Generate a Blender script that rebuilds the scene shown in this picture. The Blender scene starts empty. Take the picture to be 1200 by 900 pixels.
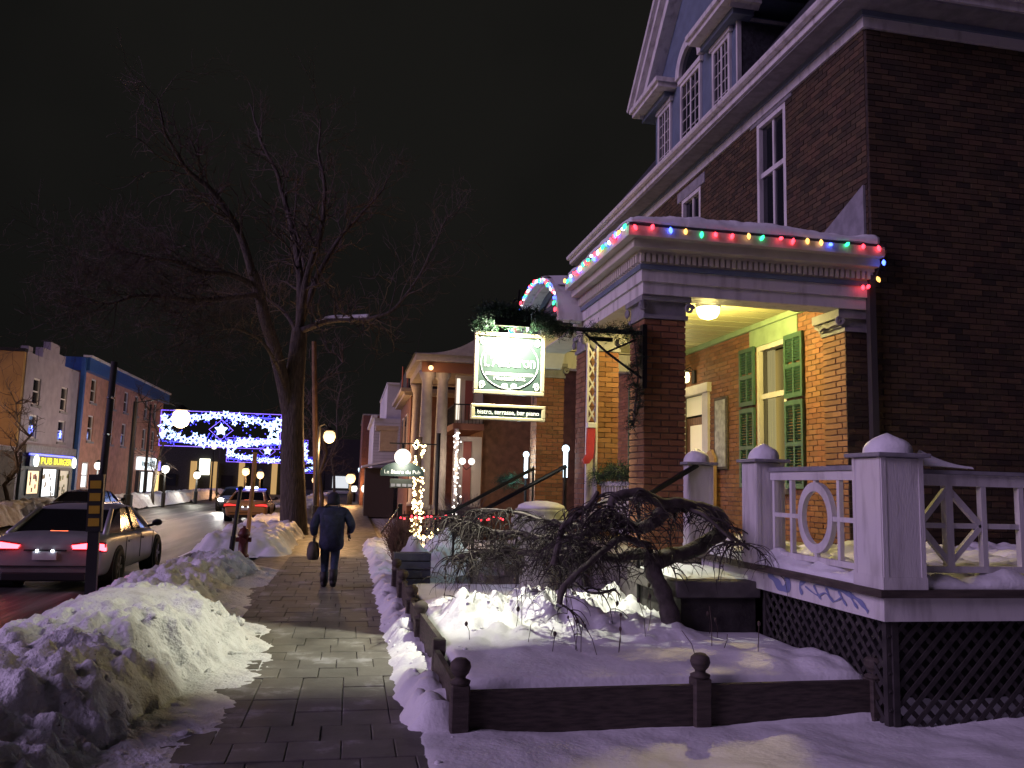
import bpy, bmesh, math, random
from mathutils import Vector, Matrix, noise
random.seed(7)
R = math.radians
SC = bpy.context.scene
COL = SC.collection
# ------------------------------------------------------------------ camera
CAM_H = 1.7
YAW, PITCH, ROLL, FPX = R(10.95), R(7.0), R(1.5), 960.0
_fw = Vector((math.sin(YAW)*math.cos(PITCH), math.cos(YAW)*math.cos(PITCH), math.sin(PITCH)))
_r0 = Vector((math.cos(YAW), -math.sin(YAW), 0)); _u0 = _r0.cross(_fw)
_rt = math.cos(ROLL)*_r0 + math.sin(ROLL)*_u0
_up = -math.sin(ROLL)*_r0 + math.cos(ROLL)*_u0
cd = bpy.data.cameras.new('camera'); cam = bpy.data.objects.new('camera', cd); COL.objects.link(cam)
cam.matrix_world = Matrix(((_rt.x, _up.x, -_fw.x, 0), (_rt.y, _up.y, -_fw.y, 0), (_rt.z, _up.z, -_fw.z, CAM_H), (0, 0, 0, 1)))
cd.sensor_width = 36.0; cd.lens = 36.0*FPX/1200.0; cd.clip_start = 0.05; cd.clip_end = 2000
SC.camera = cam
# ------------------------------------------------------------------ night sky
w = bpy.data.worlds.new('World'); SC.world = w; w.use_nodes = True
nt = w.node_tree; nt.nodes.clear()
out = nt.nodes.new('ShaderNodeOutputWorld'); add = nt.nodes.new('ShaderNodeAddShader')
sky = nt.nodes.new('ShaderNodeTexSky'); sky.sky_type = 'NISHITA'; sky.sun_disc = False
sky.sun_elevation = R(-6); sky.sun_rotation = R(250)
b1 = nt.nodes.new('ShaderNodeBackground'); b1.inputs['Strength'].default_value = 0.002
b2 = nt.nodes.new('ShaderNodeBackground'); b2.inputs['Color'].default_value = (0.0062, 0.0058, 0.0054, 1); b2.inputs['Strength'].default_value = 1.0
tcw = nt.nodes.new('ShaderNodeTexCoord'); nw = nt.nodes.new('ShaderNodeTexNoise'); nw.inputs['Scale'].default_value = 1.6; nw.inputs['Detail'].default_value = 4
rw_ = nt.nodes.new('ShaderNodeValToRGB'); rw_.color_ramp.elements[0].position = .36; rw_.color_ramp.elements[0].color = (.0036, .0037, .0037, 1); rw_.color_ramp.elements[1].position = .66; rw_.color_ramp.elements[1].color = (.0088, .0084, .0075, 1)
nt.links.new(tcw.outputs['Generated'], nw.inputs['Vector']); nt.links.new(nw.outputs['Fac'], rw_.inputs[0]); nt.links.new(rw_.outputs[0], b2.inputs[0])   # thin overcast, faintly lit by the town
nt.links.new(sky.outputs[0], b1.inputs[0]); nt.links.new(b1.outputs[0], add.inputs[0]); nt.links.new(b2.outputs[0], add.inputs[1]); nt.links.new(add.outputs[0], out.inputs[0])
# the violet glow of the town behind the camera, from the street side
sd = bpy.data.lights.new('sun', 'SUN'); sd.energy = 1.5; sd.angle = R(30); sd.color = (0.76, 0.54, 1.0)
so = bpy.data.objects.new('sun', sd); COL.objects.link(so)
so.rotation_euler = Vector((0.88, 0.24, -0.40)).to_track_quat('-Z', 'Y').to_euler()
vs = SC.view_settings; vs.view_transform = 'Standard'; vs.look = 'None'; vs.exposure = 0.0; vs.gamma = 1.0; vs.use_curve_mapping = False
SC.render.engine = 'CYCLES'
cy = SC.cycles; cy.use_denoising = True; cy.max_bounces = 5; cy.diffuse_bounces = 3; cy.glossy_bounces = 3
cy.transmission_bounces = 4; cy.transparent_max_bounces = 6; cy.sample_clamp_indirect = 2.0; cy.sample_clamp_direct = 0; cy.caustics_reflective = False; cy.caustics_refractive = False
try: cy.denoiser = 'OPENIMAGEDENOISE'
except Exception: pass

# ------------------------------------------------------------------ helpers
def at(px, py, X=None, Y=None, Z=None):
    v = _fw + (px-600)/FPX*_rt - (py-450)/FPX*_up
    t = X/v.x if X is not None else (Y/v.y if Y is not None else (Z-CAM_H)/v.z)
    return Vector((0, 0, CAM_H)) + t*v
WL = {}
def wl(o): return WL.get(o.name, Vector((0, 0, 0))) if o else Vector((0, 0, 0))
def tag(o, label=None, cat=None, group=None, kind=None):
    if label: o['label'] = label
    if cat: o['category'] = cat
    if group: o['group'] = group
    if kind: o['kind'] = kind
    return o
def thing(name, loc, label, cat, group=None):
    o = bpy.data.objects.new(name, None); COL.objects.link(o); o.location = loc; o.empty_display_size = 0.2
    WL[o.name] = Vector(loc); return tag(o, label, cat, group)
class MB:
    def __init__(s): s.v = []; s.f = []; s.a = None
    def add(s, vs_, fs):
        n = len(s.v); s.v += [tuple(p) for p in vs_]; s.f += [tuple(i+n for i in f) for f in fs]; return s
    def box(s, x0, x1, y0, y1, z0, z1, bev=0.0):
        if bev <= 0:
            return s.add([(x0,y0,z0),(x1,y0,z0),(x1,y1,z0),(x0,y1,z0),(x0,y0,z1),(x1,y0,z1),(x1,y1,z1),(x0,y1,z1)],
                  [(0,3,2,1),(4,5,6,7),(0,1,5,4),(1,2,6,5),(2,3,7,6),(3,0,4,7)])
        b = bev; xs, ys, zs = (x0, x1), (y0, y1), (z0, z1)
        bm = bmesh.new(); bmesh.ops.create_cube(bm, size=1)
        for q in bm.verts: q.co = Vector(((x0+x1)/2+q.co.x*(x1-x0), (y0+y1)/2+q.co.y*(y1-y0), (z0+z1)/2+q.co.z*(z1-z0)))
        bmesh.ops.bevel(bm, geom=bm.edges[:], offset=b, segments=1, affect='EDGES')
        bm.verts.index_update()
        s.add([q.co for q in bm.verts], [[q.index for q in f.verts] for f in bm.faces]); bm.free(); return s
    def bar(s, a, b, wd, th, up=(0,0,1)):          # rectangular bar from a to b
        a = Vector(a); b = Vector(b); d = (b-a).normalized(); u = Vector(up)
        sx = d.cross(u)
        if sx.length < 1e-4: sx = d.cross(Vector((1,0,0)))
        sx.normalize(); u = sx.cross(d)
        P = []
        for e in (a, b):
            for i, j in ((-1,-1),(1,-1),(1,1),(-1,1)): P.append(e+sx*i*wd/2+u*j*th/2)
        return s.add(P, [(0,1,2,3),(7,6,5,4),(0,4,5,1),(1,5,6,2),(2,6,7,3),(3,7,4,0)])
    def tube(s, pts, rad, n=6, closed=False, cap=True):
        pts = [Vector(p) for p in pts]; m = len(pts)
        if not isinstance(rad, (list, tuple)): rad = [rad]*m
        base = len(s.v); ref = None
        for i, p in enumerate(pts):
            if closed: d = pts[(i+1) % m]-pts[i-1]
            else: d = pts[min(i+1, m-1)]-pts[max(i-1, 0)]
            if d.length < 1e-9: d = Vector((0,0,1))
            d.normalize()
            if ref is None: ref = d.orthogonal().normalized()
            ref = ref - d*ref.dot(d)
            if ref.length < 1e-5: ref = d.orthogonal()
            ref.normalize(); q = d.cross(ref)
            for k in range(n):
                t = 2*math.pi*k/n; s.v.append(tuple(p+(ref*math.cos(t)+q*math.sin(t))*rad[i]))
        for i in range(m if closed else m-1):
            j = (i+1) % m
            for k in range(n):
                l = (k+1) % n; s.f.append((base+i*n+k, base+i*n+l, base+j*n+l, base+j*n+k))
        if cap and not closed:
            s.f.append(tuple(base+k for k in range(n))[::-1]); s.f.append(tuple(base+(m-1)*n+k for k in range(n)))
        return s
    def lathe(s, prof, c=(0,0,0), n=16, axis='z', sx=1, sy=1):
        base = len(s.v); m = len(prof)
        for r, z in prof:
            for k in range(n):
                t = 2*math.pi*k/n; x, y = r*math.cos(t)*sx, r*math.sin(t)*sy
                p = (x, y, z) if axis == 'z' else ((z, x, y) if axis == 'x' else (x, z, y))
                s.v.append((p[0]+c[0], p[1]+c[1], p[2]+c[2]))
        for i in range(m-1):
            for k in range(n):
                l = (k+1) % n; s.f.append((base+i*n+k, base+i*n+l, base+(i+1)*n+l, base+(i+1)*n+k))
        s.f.append(tuple(base+k for k in range(n))[::-1]); s.f.append(tuple(base+(m-1)*n+k for k in range(n)))
        return s
    def ball(s, c, r, n=10, m=6, sx=1, sy=1, sz=1):
        pr = [(max(1e-4, r*math.sin(math.pi*i/m)), -r*math.cos(math.pi*i/m)*sz) for i in range(m+1)]
        return s.lathe(pr, c, n, 'z', sx, sy)
    def prism(s, poly, a, b, plane='yz'):          # polygon in a plane, extruded along the third axis from a to b
        def P(u, v, t): return {'yz': (t, u, v), 'xz': (u, t, v), 'xy': (u, v, t)}[plane]
        n = len(poly); vs_ = [P(u, v, a) for u, v in poly]+[P(u, v, b) for u, v in poly]
        fs = [tuple(range(n))[::-1], tuple(range(n, 2*n))]+[(i, (i+1) % n, n+(i+1) % n, n+i) for i in range(n)]
        return s.add(vs_, fs)
    def grid(s, nx, ny, fn):
        b = len(s.v)
        for j in range(ny+1):
            for i in range(nx+1): s.v.append(fn(i/nx, j/ny))
        for j in range(ny):
            for i in range(nx):
                a = b+j*(nx+1)+i; s.f.append((a, a+1, a+nx+2, a+nx+1))
        return s
    def mesh(s, name, off=Vector((0,0,0)), smooth=False, rnd=None):
        me = bpy.data.meshes.new(name); ox, oy, oz = off
        me.from_pydata([(x-ox, y-oy, z-oz) for x, y, z in s.v], [], s.f)
        bm = bmesh.new(); bm.from_mesh(me); bmesh.ops.recalc_face_normals(bm, faces=bm.faces); bm.to_mesh(me); bm.free()
        if smooth:
            for p in me.polygons: p.use_smooth = True
        return me
    def build(s, name, mat, parent=None, smooth=False, recalc=True):
        if parent is None:
            xs = [p[0] for p in s.v]; ys = [p[1] for p in s.v]; off = Vector(((min(xs)+max(xs))/2, (min(ys)+max(ys))/2, min(p[2] for p in s.v)))
        else: off = wl(parent)
        if recalc: me = s.mesh(name, off, smooth)
        else:
            me = bpy.data.meshes.new(name); me.from_pydata([(x-off.x, y-off.y, z-off.z) for x, y, z in s.v], [], s.f)
            if smooth: me.polygons.foreach_set('use_smooth', [True]*len(me.polygons))
        me.materials.append(mat)
        o = bpy.data.objects.new(name, me); COL.objects.link(o)
        if parent is None: o.location = off; WL[o.name] = off.copy()
        else: o.parent = parent; WL[o.name] = off.copy()
        return o
def piece(name, me, parent, loc, rot=None, scale=None):     # a repeat that shares its mesh; loc in world
    o = bpy.data.objects.new(name, me); COL.objects.link(o)
    if parent: o.parent = parent
    o.location = Vector(loc)-wl(parent)
    if rot: o.rotation_euler = rot
    if scale: o.scale = scale
    return o
def copy_tree(o, parent=None):
    c = o.copy(); COL.objects.link(c); c.parent = parent; WL[c.name] = wl(o).copy()
    for ch in list(o.children): copy_tree(ch, c)
    return c
def point(parent, loc, energy, color, rad=0.05, name='lamp_light'):
    l = bpy.data.lights.new(name, 'POINT'); l.energy = energy; l.color = color; l.shadow_soft_size = rad
    o = bpy.data.objects.new(name, l); COL.objects.link(o); o.parent = parent; o.location = Vector(loc)-wl(parent); return o
_fontcache = {}
def text(name, s, size, mat, parent, loc, rot=(math.pi/2, 0, 0), ext=0.004, width=None):
    cu = bpy.data.curves.new(name, 'FONT'); cu.body = s; cu.size = size; cu.extrude = ext; cu.align_x = 'CENTER'; cu.align_y = 'CENTER'; cu.resolution_u = 3
    t = bpy.data.objects.new(name, cu); COL.objects.link(t); bpy.context.view_layer.update()
    me = bpy.data.meshes.new_from_object(t.evaluated_get(bpy.context.evaluated_depsgraph_get())); me.name = name
    bpy.data.objects.remove(t); bpy.data.curves.remove(cu)
    if width:
        xs = [q.co.x for q in me.vertices]; k = width/(max(xs)-min(xs))
        for q in me.vertices: q.co.x *= k
    me.materials.clear(); me.materials.append(mat)
    return piece(name, me, parent, loc, rot)

# ------------------------------------------------------------------ materials
def mat(name, color, rough=0.7, metal=0.0, var=0.0, vscale=6.0, bump=0.0, bscale=40.0, col2=None, spec=0.5, coords='Object', detail=4.0, dist=0.01, stretch=None, lo=0.35, hi=0.65):
    m = bpy.data.materials.new(name); m.use_nodes = True; n = m.node_tree; p = n.nodes['Principled BSDF']
    p.inputs['Roughness'].default_value = rough; p.inputs['Metallic'].default_value = metal
    p.inputs['Specular IOR Level'].default_value = spec
    c = (*color, 1); p.inputs['Base Color'].default_value = c
    if var > 0 or col2 or bump > 0:
        tc = n.nodes.new('ShaderNodeTexCoord'); mp = n.nodes.new('ShaderNodeMapping')
        if stretch: mp.inputs['Scale'].default_value = stretch
        n.links.new(tc.outputs[coords], mp.inputs[0])
    if var > 0 or col2:
        tx = n.nodes.new('ShaderNodeTexNoise'); tx.inputs['Scale'].default_value = vscale; tx.inputs['Detail'].default_value = detail
        n.links.new(mp.outputs[0], tx.inputs['Vector'])
        rp = n.nodes.new('ShaderNodeValToRGB'); e = rp.color_ramp.elements; e[0].position = lo; e[1].position = hi
        if col2: e[0].color = c; e[1].color = (*col2, 1)
        else:
            e[0].color = (*[x*(1-var) for x in color], 1); e[1].color = (*[min(1, x*(1+var)) for x in color], 1)
        n.links.new(tx.outputs['Fac'], rp.inputs[0]); n.links.new(rp.outputs[0], p.inputs['Base Color'])
    if bump > 0:
        bt = n.nodes.new('ShaderNodeTexNoise'); bt.inputs['Scale'].default_value = bscale; bt.inputs['Detail'].default_value = 5
        n.links.new(mp.outputs[0], bt.inputs['Vector'])
        bn = n.nodes.new('ShaderNodeBump'); bn.inputs['Strength'].default_value = bump; bn.inputs['Distance'].default_value = dist
        n.links.new(bt.outputs['Fac'], bn.inputs['Height']); n.links.new(bn.outputs[0], p.inputs['Normal'])
    return m
def emit(name, color, strength, base=(0.25, 0.25, 0.25)):
    m = bpy.data.materials.new(name); m.use_nodes = True; p = m.node_tree.nodes['Principled BSDF']
    p.inputs['Base Color'].default_value = (*base, 1); p.inputs['Emission Color'].default_value = (*color, 1); p.inputs['Emission Strength'].default_value = strength
    p.inputs['Roughness'].default_value = 0.4
    return m
def brickmat(name, ca, cb, rough=0.85):
    m = bpy.data.materials.new(name); m.use_nodes = True; n = m.node_tree; p = n.nodes['Principled BSDF']; p.inputs['Roughness'].default_value = rough
    at_ = n.nodes.new('ShaderNodeAttribute'); at_.attribute_name = 'tint'; oi = n.nodes.new('ShaderNodeObjectInfo')
    ad = n.nodes.new('ShaderNodeMath'); ad.operation = 'ADD'; fr = n.nodes.new('ShaderNodeMath'); fr.operation = 'FRACT'
    n.links.new(at_.outputs['Fac'], ad.inputs[0]); n.links.new(oi.outputs['Random'], ad.inputs[1]); n.links.new(ad.outputs[0], fr.inputs[0])
    rp = n.nodes.new('ShaderNodeValToRGB'); e = rp.color_ramp.elements; e[0].color = (*ca, 1); e[1].color = (*cb, 1)
    n.links.new(fr.outputs[0], rp.inputs[0])
    tc = n.nodes.new('ShaderNodeTexCoord'); tx = n.nodes.new('ShaderNodeTexNoise'); tx.inputs['Scale'].default_value = 3.0; tx.inputs['Detail'].default_value = 6
    n.links.new(tc.outputs['Object'], tx.inputs['Vector'])
    mx = n.nodes.new('ShaderNodeMix'); mx.data_type = 'RGBA'; mx.blend_type = 'MULTIPLY'; mx.inputs['Factor'].default_value = 0.55
    n.links.new(rp.outputs[0], mx.inputs['A']); n.links.new(tx.outputs['Color'], mx.inputs['B'])
    mm = n.nodes.new('ShaderNodeMix'); mm.data_type = 'RGBA'; mm.inputs['Factor'].default_value = 0.3
    n.links.new(mx.outputs['Result'], mm.inputs['A']); n.links.new(rp.outputs[0], mm.inputs['B'])
    n.links.new(mm.outputs['Result'], p.inputs['Base Color'])
    bt = n.nodes.new('ShaderNodeTexNoise'); bt.inputs['Scale'].default_value = 90; bn = n.nodes.new('ShaderNodeBump'); bn.inputs['Strength'].default_value = 0.5; bn.inputs['Distance'].default_value = 0.004
    n.links.new(tc.outputs['Object'], bt.inputs['Vector']); n.links.new(bt.outputs['Fac'], bn.inputs['Height']); n.links.new(bn.outputs[0], p.inputs['Normal'])
    return m
M = {}
M['snow'] = mat('snow', (0.80, 0.80, 0.82), 0.55, var=0.06, vscale=3, bump=0.35, bscale=22, dist=0.02)
M['snow_bank'] = mat('snow_bank', (0.62, 0.61, 0.63), 0.6, col2=(0.82, 0.82, 0.85), vscale=5.5, bump=0.8, bscale=28, dist=0.03, detail=8, lo=0.30, hi=0.52)
def grit_specks(m, lo=.70, hi=.75, sc=30):      # dark grit and salt dirt scattered in the ploughed snow
    n = m.node_tree; p = n.nodes['Principled BSDF']; old = p.inputs['Base Color'].links[0].from_socket; tc = n.nodes.new('ShaderNodeTexCoord')
    t = n.nodes.new('ShaderNodeTexNoise'); t.inputs['Scale'].default_value = sc; t.inputs['Detail'].default_value = 3; n.links.new(tc.outputs['Object'], t.inputs['Vector'])
    r = n.nodes.new('ShaderNodeMapRange'); r.inputs['From Min'].default_value = lo; r.inputs['From Max'].default_value = hi; n.links.new(t.outputs['Fac'], r.inputs['Value'])
    x = n.nodes.new('ShaderNodeMix'); x.data_type = 'RGBA'; n.links.new(r.outputs[0], x.inputs['Factor']); n.links.new(old, x.inputs['A']); x.inputs['B'].default_value = (.10, .085, .07, 1); n.links.new(x.outputs['Result'], p.inputs['Base Color'])
grit_specks(M['snow_bank'])
M['snow_dirty'] = mat('snow_dirty', (0.25, 0.22, 0.20), 0.6, col2=(0.62, 0.60, 0.60), vscale=4, bump=0.8, bscale=25, dist=0.03, detail=8)
M['road'] = mat('wet_asphalt', (0.045, 0.040, 0.036), 0.52, col2=(0.26, 0.24, 0.225), vscale=1.7, bump=0.7, bscale=14, dist=0.02, detail=9, stretch=(1, 0.08, 1), spec=0.4, lo=0.46, hi=0.66)
M['paver'] = mat('concrete_paver', (0.060, 0.055, 0.050), 0.42, col2=(0.17, 0.16, 0.145), vscale=2.2, bump=0.5, bscale=30, dist=0.006, detail=8, coords='Generated')
def wpaver():
    m = mat('worn_paver', (0.05, 0.046, 0.042), 0.4, bump=0.5, bscale=30, dist=0.006)
    n = m.node_tree; p = n.nodes['Principled BSDF']; g = n.nodes.new('ShaderNodeNewGeometry'); t = n.nodes.new('ShaderNodeTexNoise'); t.inputs['Scale'].default_value = 1.9; t.inputs['Detail'].default_value = 9; t.inputs['Roughness'].default_value = 0.65
    n.links.new(g.outputs['Position'], t.inputs['Vector']); r = n.nodes.new('ShaderNodeValToRGB'); e = r.color_ramp.elements
    e[0].position = 0.34; e[0].color = (0.082, 0.075, 0.064, 1); e[1].position = 0.60; e[1].color = (0.165, 0.155, 0.135, 1)
    k = e.new(0.73); k.color = (0.36, 0.35, 0.35, 1)
    oi = n.nodes.new('ShaderNodeObjectInfo'); ad = n.nodes.new('ShaderNodeMath'); ad.operation = 'MULTIPLY_ADD'; ad.inputs[1].default_value = 0.06
    n.links.new(oi.outputs['Random'], ad.inputs[0]); n.links.new(t.outputs['Fac'], ad.inputs[2]); n.links.new(ad.outputs[0], r.inputs[0]); n.links.new(r.outputs[0], p.inputs['Base Color'])
    rr = n.nodes.new('ShaderNodeMapRange'); rr.inputs['To Min'].default_value = 0.55; rr.inputs['To Max'].default_value = 0.9; n.links.new(t.outputs['Fac'], rr.inputs['Value']); n.links.new(rr.outputs[0], p.inputs['Roughness'])
    return m
M['paver'] = wpaver()
M['grit'] = mat('packed_grit', (0.05, 0.046, 0.042), 0.5, col2=(0.22, 0.21, 0.20), vscale=5, bump=0.6, bscale=40, detail=8)
M['concrete'] = mat('concrete', (0.11, 0.10, 0.095), 0.8, var=0.35, vscale=5, bump=0.5, bscale=50)
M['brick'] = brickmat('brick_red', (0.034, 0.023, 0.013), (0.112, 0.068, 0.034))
M['brick_lit'] = brickmat('brick_porch_lit', (0.20, 0.080, 0.036), (0.34, 0.15, 0.07))  # lit copy of the house brick, porch lamplight put into its colour
M['mortar'] = mat('mortar', (0.13, 0.10, 0.085), 0.9, var=0.3, vscale=10)
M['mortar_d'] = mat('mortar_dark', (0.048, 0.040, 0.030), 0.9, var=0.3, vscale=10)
M['white'] = mat('white_paint', (0.42, 0.40, 0.39), 0.55, col2=(0.66, 0.64, 0.63), vscale=5, bump=0.3, bscale=45, detail=9, stretch=(1.6, 1.6, .35), lo=.28, hi=.5)
M['cream'] = mat('cream_paint', (0.62, 0.58, 0.48), 0.5, var=0.08, vscale=4)
M['bluegrey'] = mat('bluegrey_paint', (0.13, 0.17, 0.23), 0.55, var=0.12, vscale=4)
M['stone'] = mat('grey_stone', (0.24, 0.235, 0.25), 0.8, var=0.18, vscale=7, bump=0.3)
M['greenstone'] = mat('green_lintel', (0.26, 0.36, 0.20), 0.7, var=0.12, vscale=5)
M['ceil'] = mat('ceiling_paint', (0.58, 0.56, 0.28), 0.5, var=0.05, vscale=3, stretch=(8, 0.5, 1))
M['green'] = mat('green_shutter', (0.035, 0.085, 0.05), 0.5, var=0.15, vscale=8)
M['shingle'] = mat('dark_shingle', (0.035, 0.036, 0.042), 0.8, var=0.4, vscale=14, bump=0.5, bscale=30)
M['glass'] = mat('dark_glass', (0.012, 0.014, 0.018), 0.06, spec=0.8)
M['wood'] = mat('weathered_wood', (0.040, 0.030, 0.024), 0.75, col2=(0.085, 0.066, 0.054), vscale=5, bump=0.5, bscale=40, stretch=(1, 1, 7), detail=7)
M['woodh'] = mat('weathered_board', (0.036, 0.028, 0.022), 0.75, col2=(0.085, 0.066, 0.054), vscale=4, bump=0.5, bscale=30, stretch=(2, 2, 14), detail=7)
M['lattice'] = mat('lattice_wood', (0.032, 0.027, 0.026), 0.8, var=0.4, vscale=10)
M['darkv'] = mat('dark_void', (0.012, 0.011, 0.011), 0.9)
M['bark'] = mat('bark', (0.050, 0.040, 0.034), 0.9, col2=(0.115, 0.095, 0.080), vscale=7, bump=1.0, bscale=11, dist=0.09, stretch=(3, 3, 0.5), detail=7)
M['twig'] = mat('twig', (0.070, 0.048, 0.040), 0.85, var=0.3, vscale=8)
M['gnarl'] = mat('gnarled_bark', (0.045, 0.035, 0.032), 0.85, col2=(0.10, 0.082, 0.078), vscale=9, bump=0.9, bscale=30, dist=0.012, detail=7)
M['iron'] = mat('black_iron', (0.012, 0.012, 0.013), 0.4, metal=0.3)
M['black'] = mat('black_plastic', (0.014, 0.014, 0.016), 0.5)
M['rubber'] = mat('rubber', (0.012, 0.012, 0.012), 0.85)
M['chrome'] = mat('chrome', (0.6, 0.6, 0.6), 0.2, metal=1.0)
M['needle'] = mat('fir_needles', (0.020, 0.055, 0.025), 0.6, var=0.5, vscale=20)
M['gold'] = mat('gold_frame', (0.38, 0.32, 0.19), 0.4, metal=0.35, var=0.15)
M['signgreen'] = mat('sign_green', (0.022, 0.038, 0.031), 0.45)
M['signwhite'] = mat('sign_white', (0.78, 0.80, 0.72), 0.5)
M['red'] = mat('red_cloth', (0.42, 0.025, 0.03), 0.7)
M['lampglass'] = emit('lamp_yellow', (1.0, 0.93, 0.45), 4)
M['warmglow'] = emit('warm_globe', (1.0, 0.62, 0.26), 2.6)
M['whiteglow'] = emit('white_globe', (1.0, 0.95, 0.82), 2.2)
M['coldglow'] = emit('cold_tube', (0.66, 0.88, 1.0), 3)
M['sodium'] = emit('sodium_lamp', (1.0, 0.70, 0.40), 8)
M['curtain'] = emit('lit_curtain', (1.0, 0.85, 0.38), 0.34, (0.7, 0.65, 0.5))  # room light behind the glass put into emission
M['window_warm'] = emit('window_warm', (1.0, 0.75, 0.4), 1.2)
M['window_cool'] = emit('window_cool', (0.85, 0.95, 1.0), 1.6)
BULB = {'r': emit('bulb_red', (1.0, 0.03, 0.05), 6), 'g': emit('bulb_green', (0.02, 1.0, 0.36), 3), 'b': emit('bulb_blue', (0.04, 0.09, 1.0), 9), 'y': emit('bulb_amber', (1.0, 0.48, 0.10), 3), 'w': emit('bulb_white', (0.8, 0.9, 1.0), 2.5)}
# ------------------------------------------------------------------ setting: ground, road, pavement
def sheet(name, x0, x1, y0, y1, z, m, nx=1, ny=1):
    g = MB().grid(nx, ny, lambda u, v: (x0+(x1-x0)*u, y0+(y1-y0)*v, z))
    return tag(g.build(name, m), kind='structure')
sheet('ground', -600, 600, -300, 1500, -0.16, M['snow_dirty'])
sheet('road', -11.2, -3.3, -20, 400, -0.12, M['road'])
mk = mat('worn_road_paint', (0.30, 0.29, 0.27), 0.6, var=0.4, vscale=4)
for i in range(7):
    tag(MB().box(-7.3, -7.18, 16+i*9, 20+i*9, -0.118, -0.116).build('lane_marking', mk), kind='structure')
tag(MB().box(-3.45, -3.3, -20, 120, -0.16, 0.0, 0.02).build('kerb', M['concrete']), kind='structure')
tag(MB().box(-11.35, -11.2, -20, 120, -0.16, 0.0, 0.02).build('kerb', M['concrete']), kind='structure')
tag(MB().box(-16, -11.35, -20, 120, -0.159, -0.01).build('far_pavement', M['grit']), kind='structure')
sw = tag(MB().box(-1.9, 0.95, -6, 110, -0.159, -0.035).build('sidewalk', M['grit']), kind='structure')
# pavers near the camera, laid in courses across the walk
def paver_mesh(wd, ln):
    b = MB().box(-wd/2, wd/2, -ln/2, ln/2, -0.04, 0.0, 0.005); me = b.mesh('paver'); me.materials.append(M['paver']); return me
rng = random.Random(3)
LN = 0.36; PM = {}
y = 4.3; row = 0
while y < 24 and row < 41:
    x = -1.55 - rng.choice((.0, .12, .19, .26))
    while x < 0.92:
        wd = 0.34; x0 = max(x, -1.22); x1 = min(x+wd, 0.93)
        if x1-x0 > 0.08:
            k = round(x1-x0, 2)
            if k not in PM: PM[k] = paver_mesh(k-0.006, LN-0.006)
            piece('paver', PM[k], sw, ((x0+x1)/2, y+LN/2, rng.uniform(-0.006, 0.004)), (rng.uniform(-.008, .008), rng.uniform(-.008, .008), rng.uniform(-.004, .004)))
        x += wd
    y += LN; row += 1
# ------------------------------------------------------------------ snow
def fr(x, y, s, o=4): return noise.fractal(Vector((x*s, y*s, 3.1)), 1.0, 2.1, o)
def clump(x, y, s):
    d = noise.voronoi(Vector((x*s, y*s, 0.7)))[0]; return max(0.0, 1-2.3*d[0]*d[0])
def sst(a, b, x):
    t = min(1, max(0, (x-a)/(b-a))); return t*t*(3-2*t)
def field(x0, x1, y0, y1, step, fn, name, m, smooth=True):
    nx, ny = int((x1-x0)/step), int((y1-y0)/step)
    g = MB().grid(nx, ny, lambda u, v: (lambda X, Y: (X, Y, fn(X, Y)))(x0+(x1-x0)*u, y0+(y1-y0)*v))
    return g.build(name, m, smooth=smooth, recalc=False)
def interp(tab, y):
    for (a, va), (b, vb) in zip(tab, tab[1:]):
        if y <= b: return va+(vb-va)*max(0, (y-a))/(b-a)
    return tab[-1][1]
def bank(x, y):
    A = interp([(2, .36), (5, .40), (8, .50), (9.6, .44), (10.6, .36), (13, .36), (16, .36), (18.2, 0.02), (19, -.3)], y)
    er = interp([(2, -1.60), (5, -1.32), (7, -1.12), (8.8, -.82), (9.8, -1.02), (11, -1.5), (13.5, -1.75), (15.5, -1.35), (17, -1.7), (19, -2.2)], y)
    er += 0.10*fr(0.3, y, 1.8)
    el = -3.75+0.15*fr(9.1, y, 1.2)
    wd = er-el
    sr = sst(0, 0.75, er-x); sl = sst(0, 1.6, x-el)**1.1
    h = A*sr**0.75*sl
    rough = min(1, h/0.12)
    sm = math.exp(-(((x+2.15)/0.62)**2+((y-8.9)/0.75)**2))           # the smooth rounded mound
    h = h*(1-0.3*sm)+0.36*sm*sl**.3*(1-0.3)
    k = rough*(1-0.92*min(1, sm*1.5))
    h += k*(0.12*fr(x, y, 1.5, 5)+0.09*(clump(x, y, 2.4)-.5)+0.075*(clump(x+3, y, 5.5)-.5)+0.04*clump(x, y+5, 12)+.05*fr(x, y, 7, 3))
    if x <= el: return -0.16
    h -= 0.12*(1-sst(0.0, 0.07, h))
    if x > er-.15 and y < 16.5: h = max(h, .040*(1-(x-er)/(.20+.22*sst(9.5, 6, y)))+.030*fr(x, y, 2.6)+.010*fr(x, y, 11)-.010)   # thin trampled snow at the foot
    return h
bk = field(-3.85, -0.55, 2.2, 19, 0.035, bank, 'snow_bank', M['snow_bank'])
tag(bk, 'long ploughed bank of lumpy snow between the sidewalk and the road, in front', 'snow bank')
def lump_mesh(seed, r):
    bm = bmesh.new(); bmesh.ops.create_icosphere(bm, subdivisions=1 if seed > 3 else 2, radius=r)
    for q in bm.verts: q.co *= 0.75+0.5*noise.noise(q.co/r*1.1+Vector((seed*7.1, 0, 0)))+0.12*noise.noise(q.co/r*3.5+Vector((seed, 2, 0)))
    bm.verts.index_update(); r_ = ([q.co.copy() for q in bm.verts], [[q.index for q in f.verts] for f in bm.faces]); bm.free(); return r_
LUMPS = [lump_mesh(i, 1.0) for i in range(8)]
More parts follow.
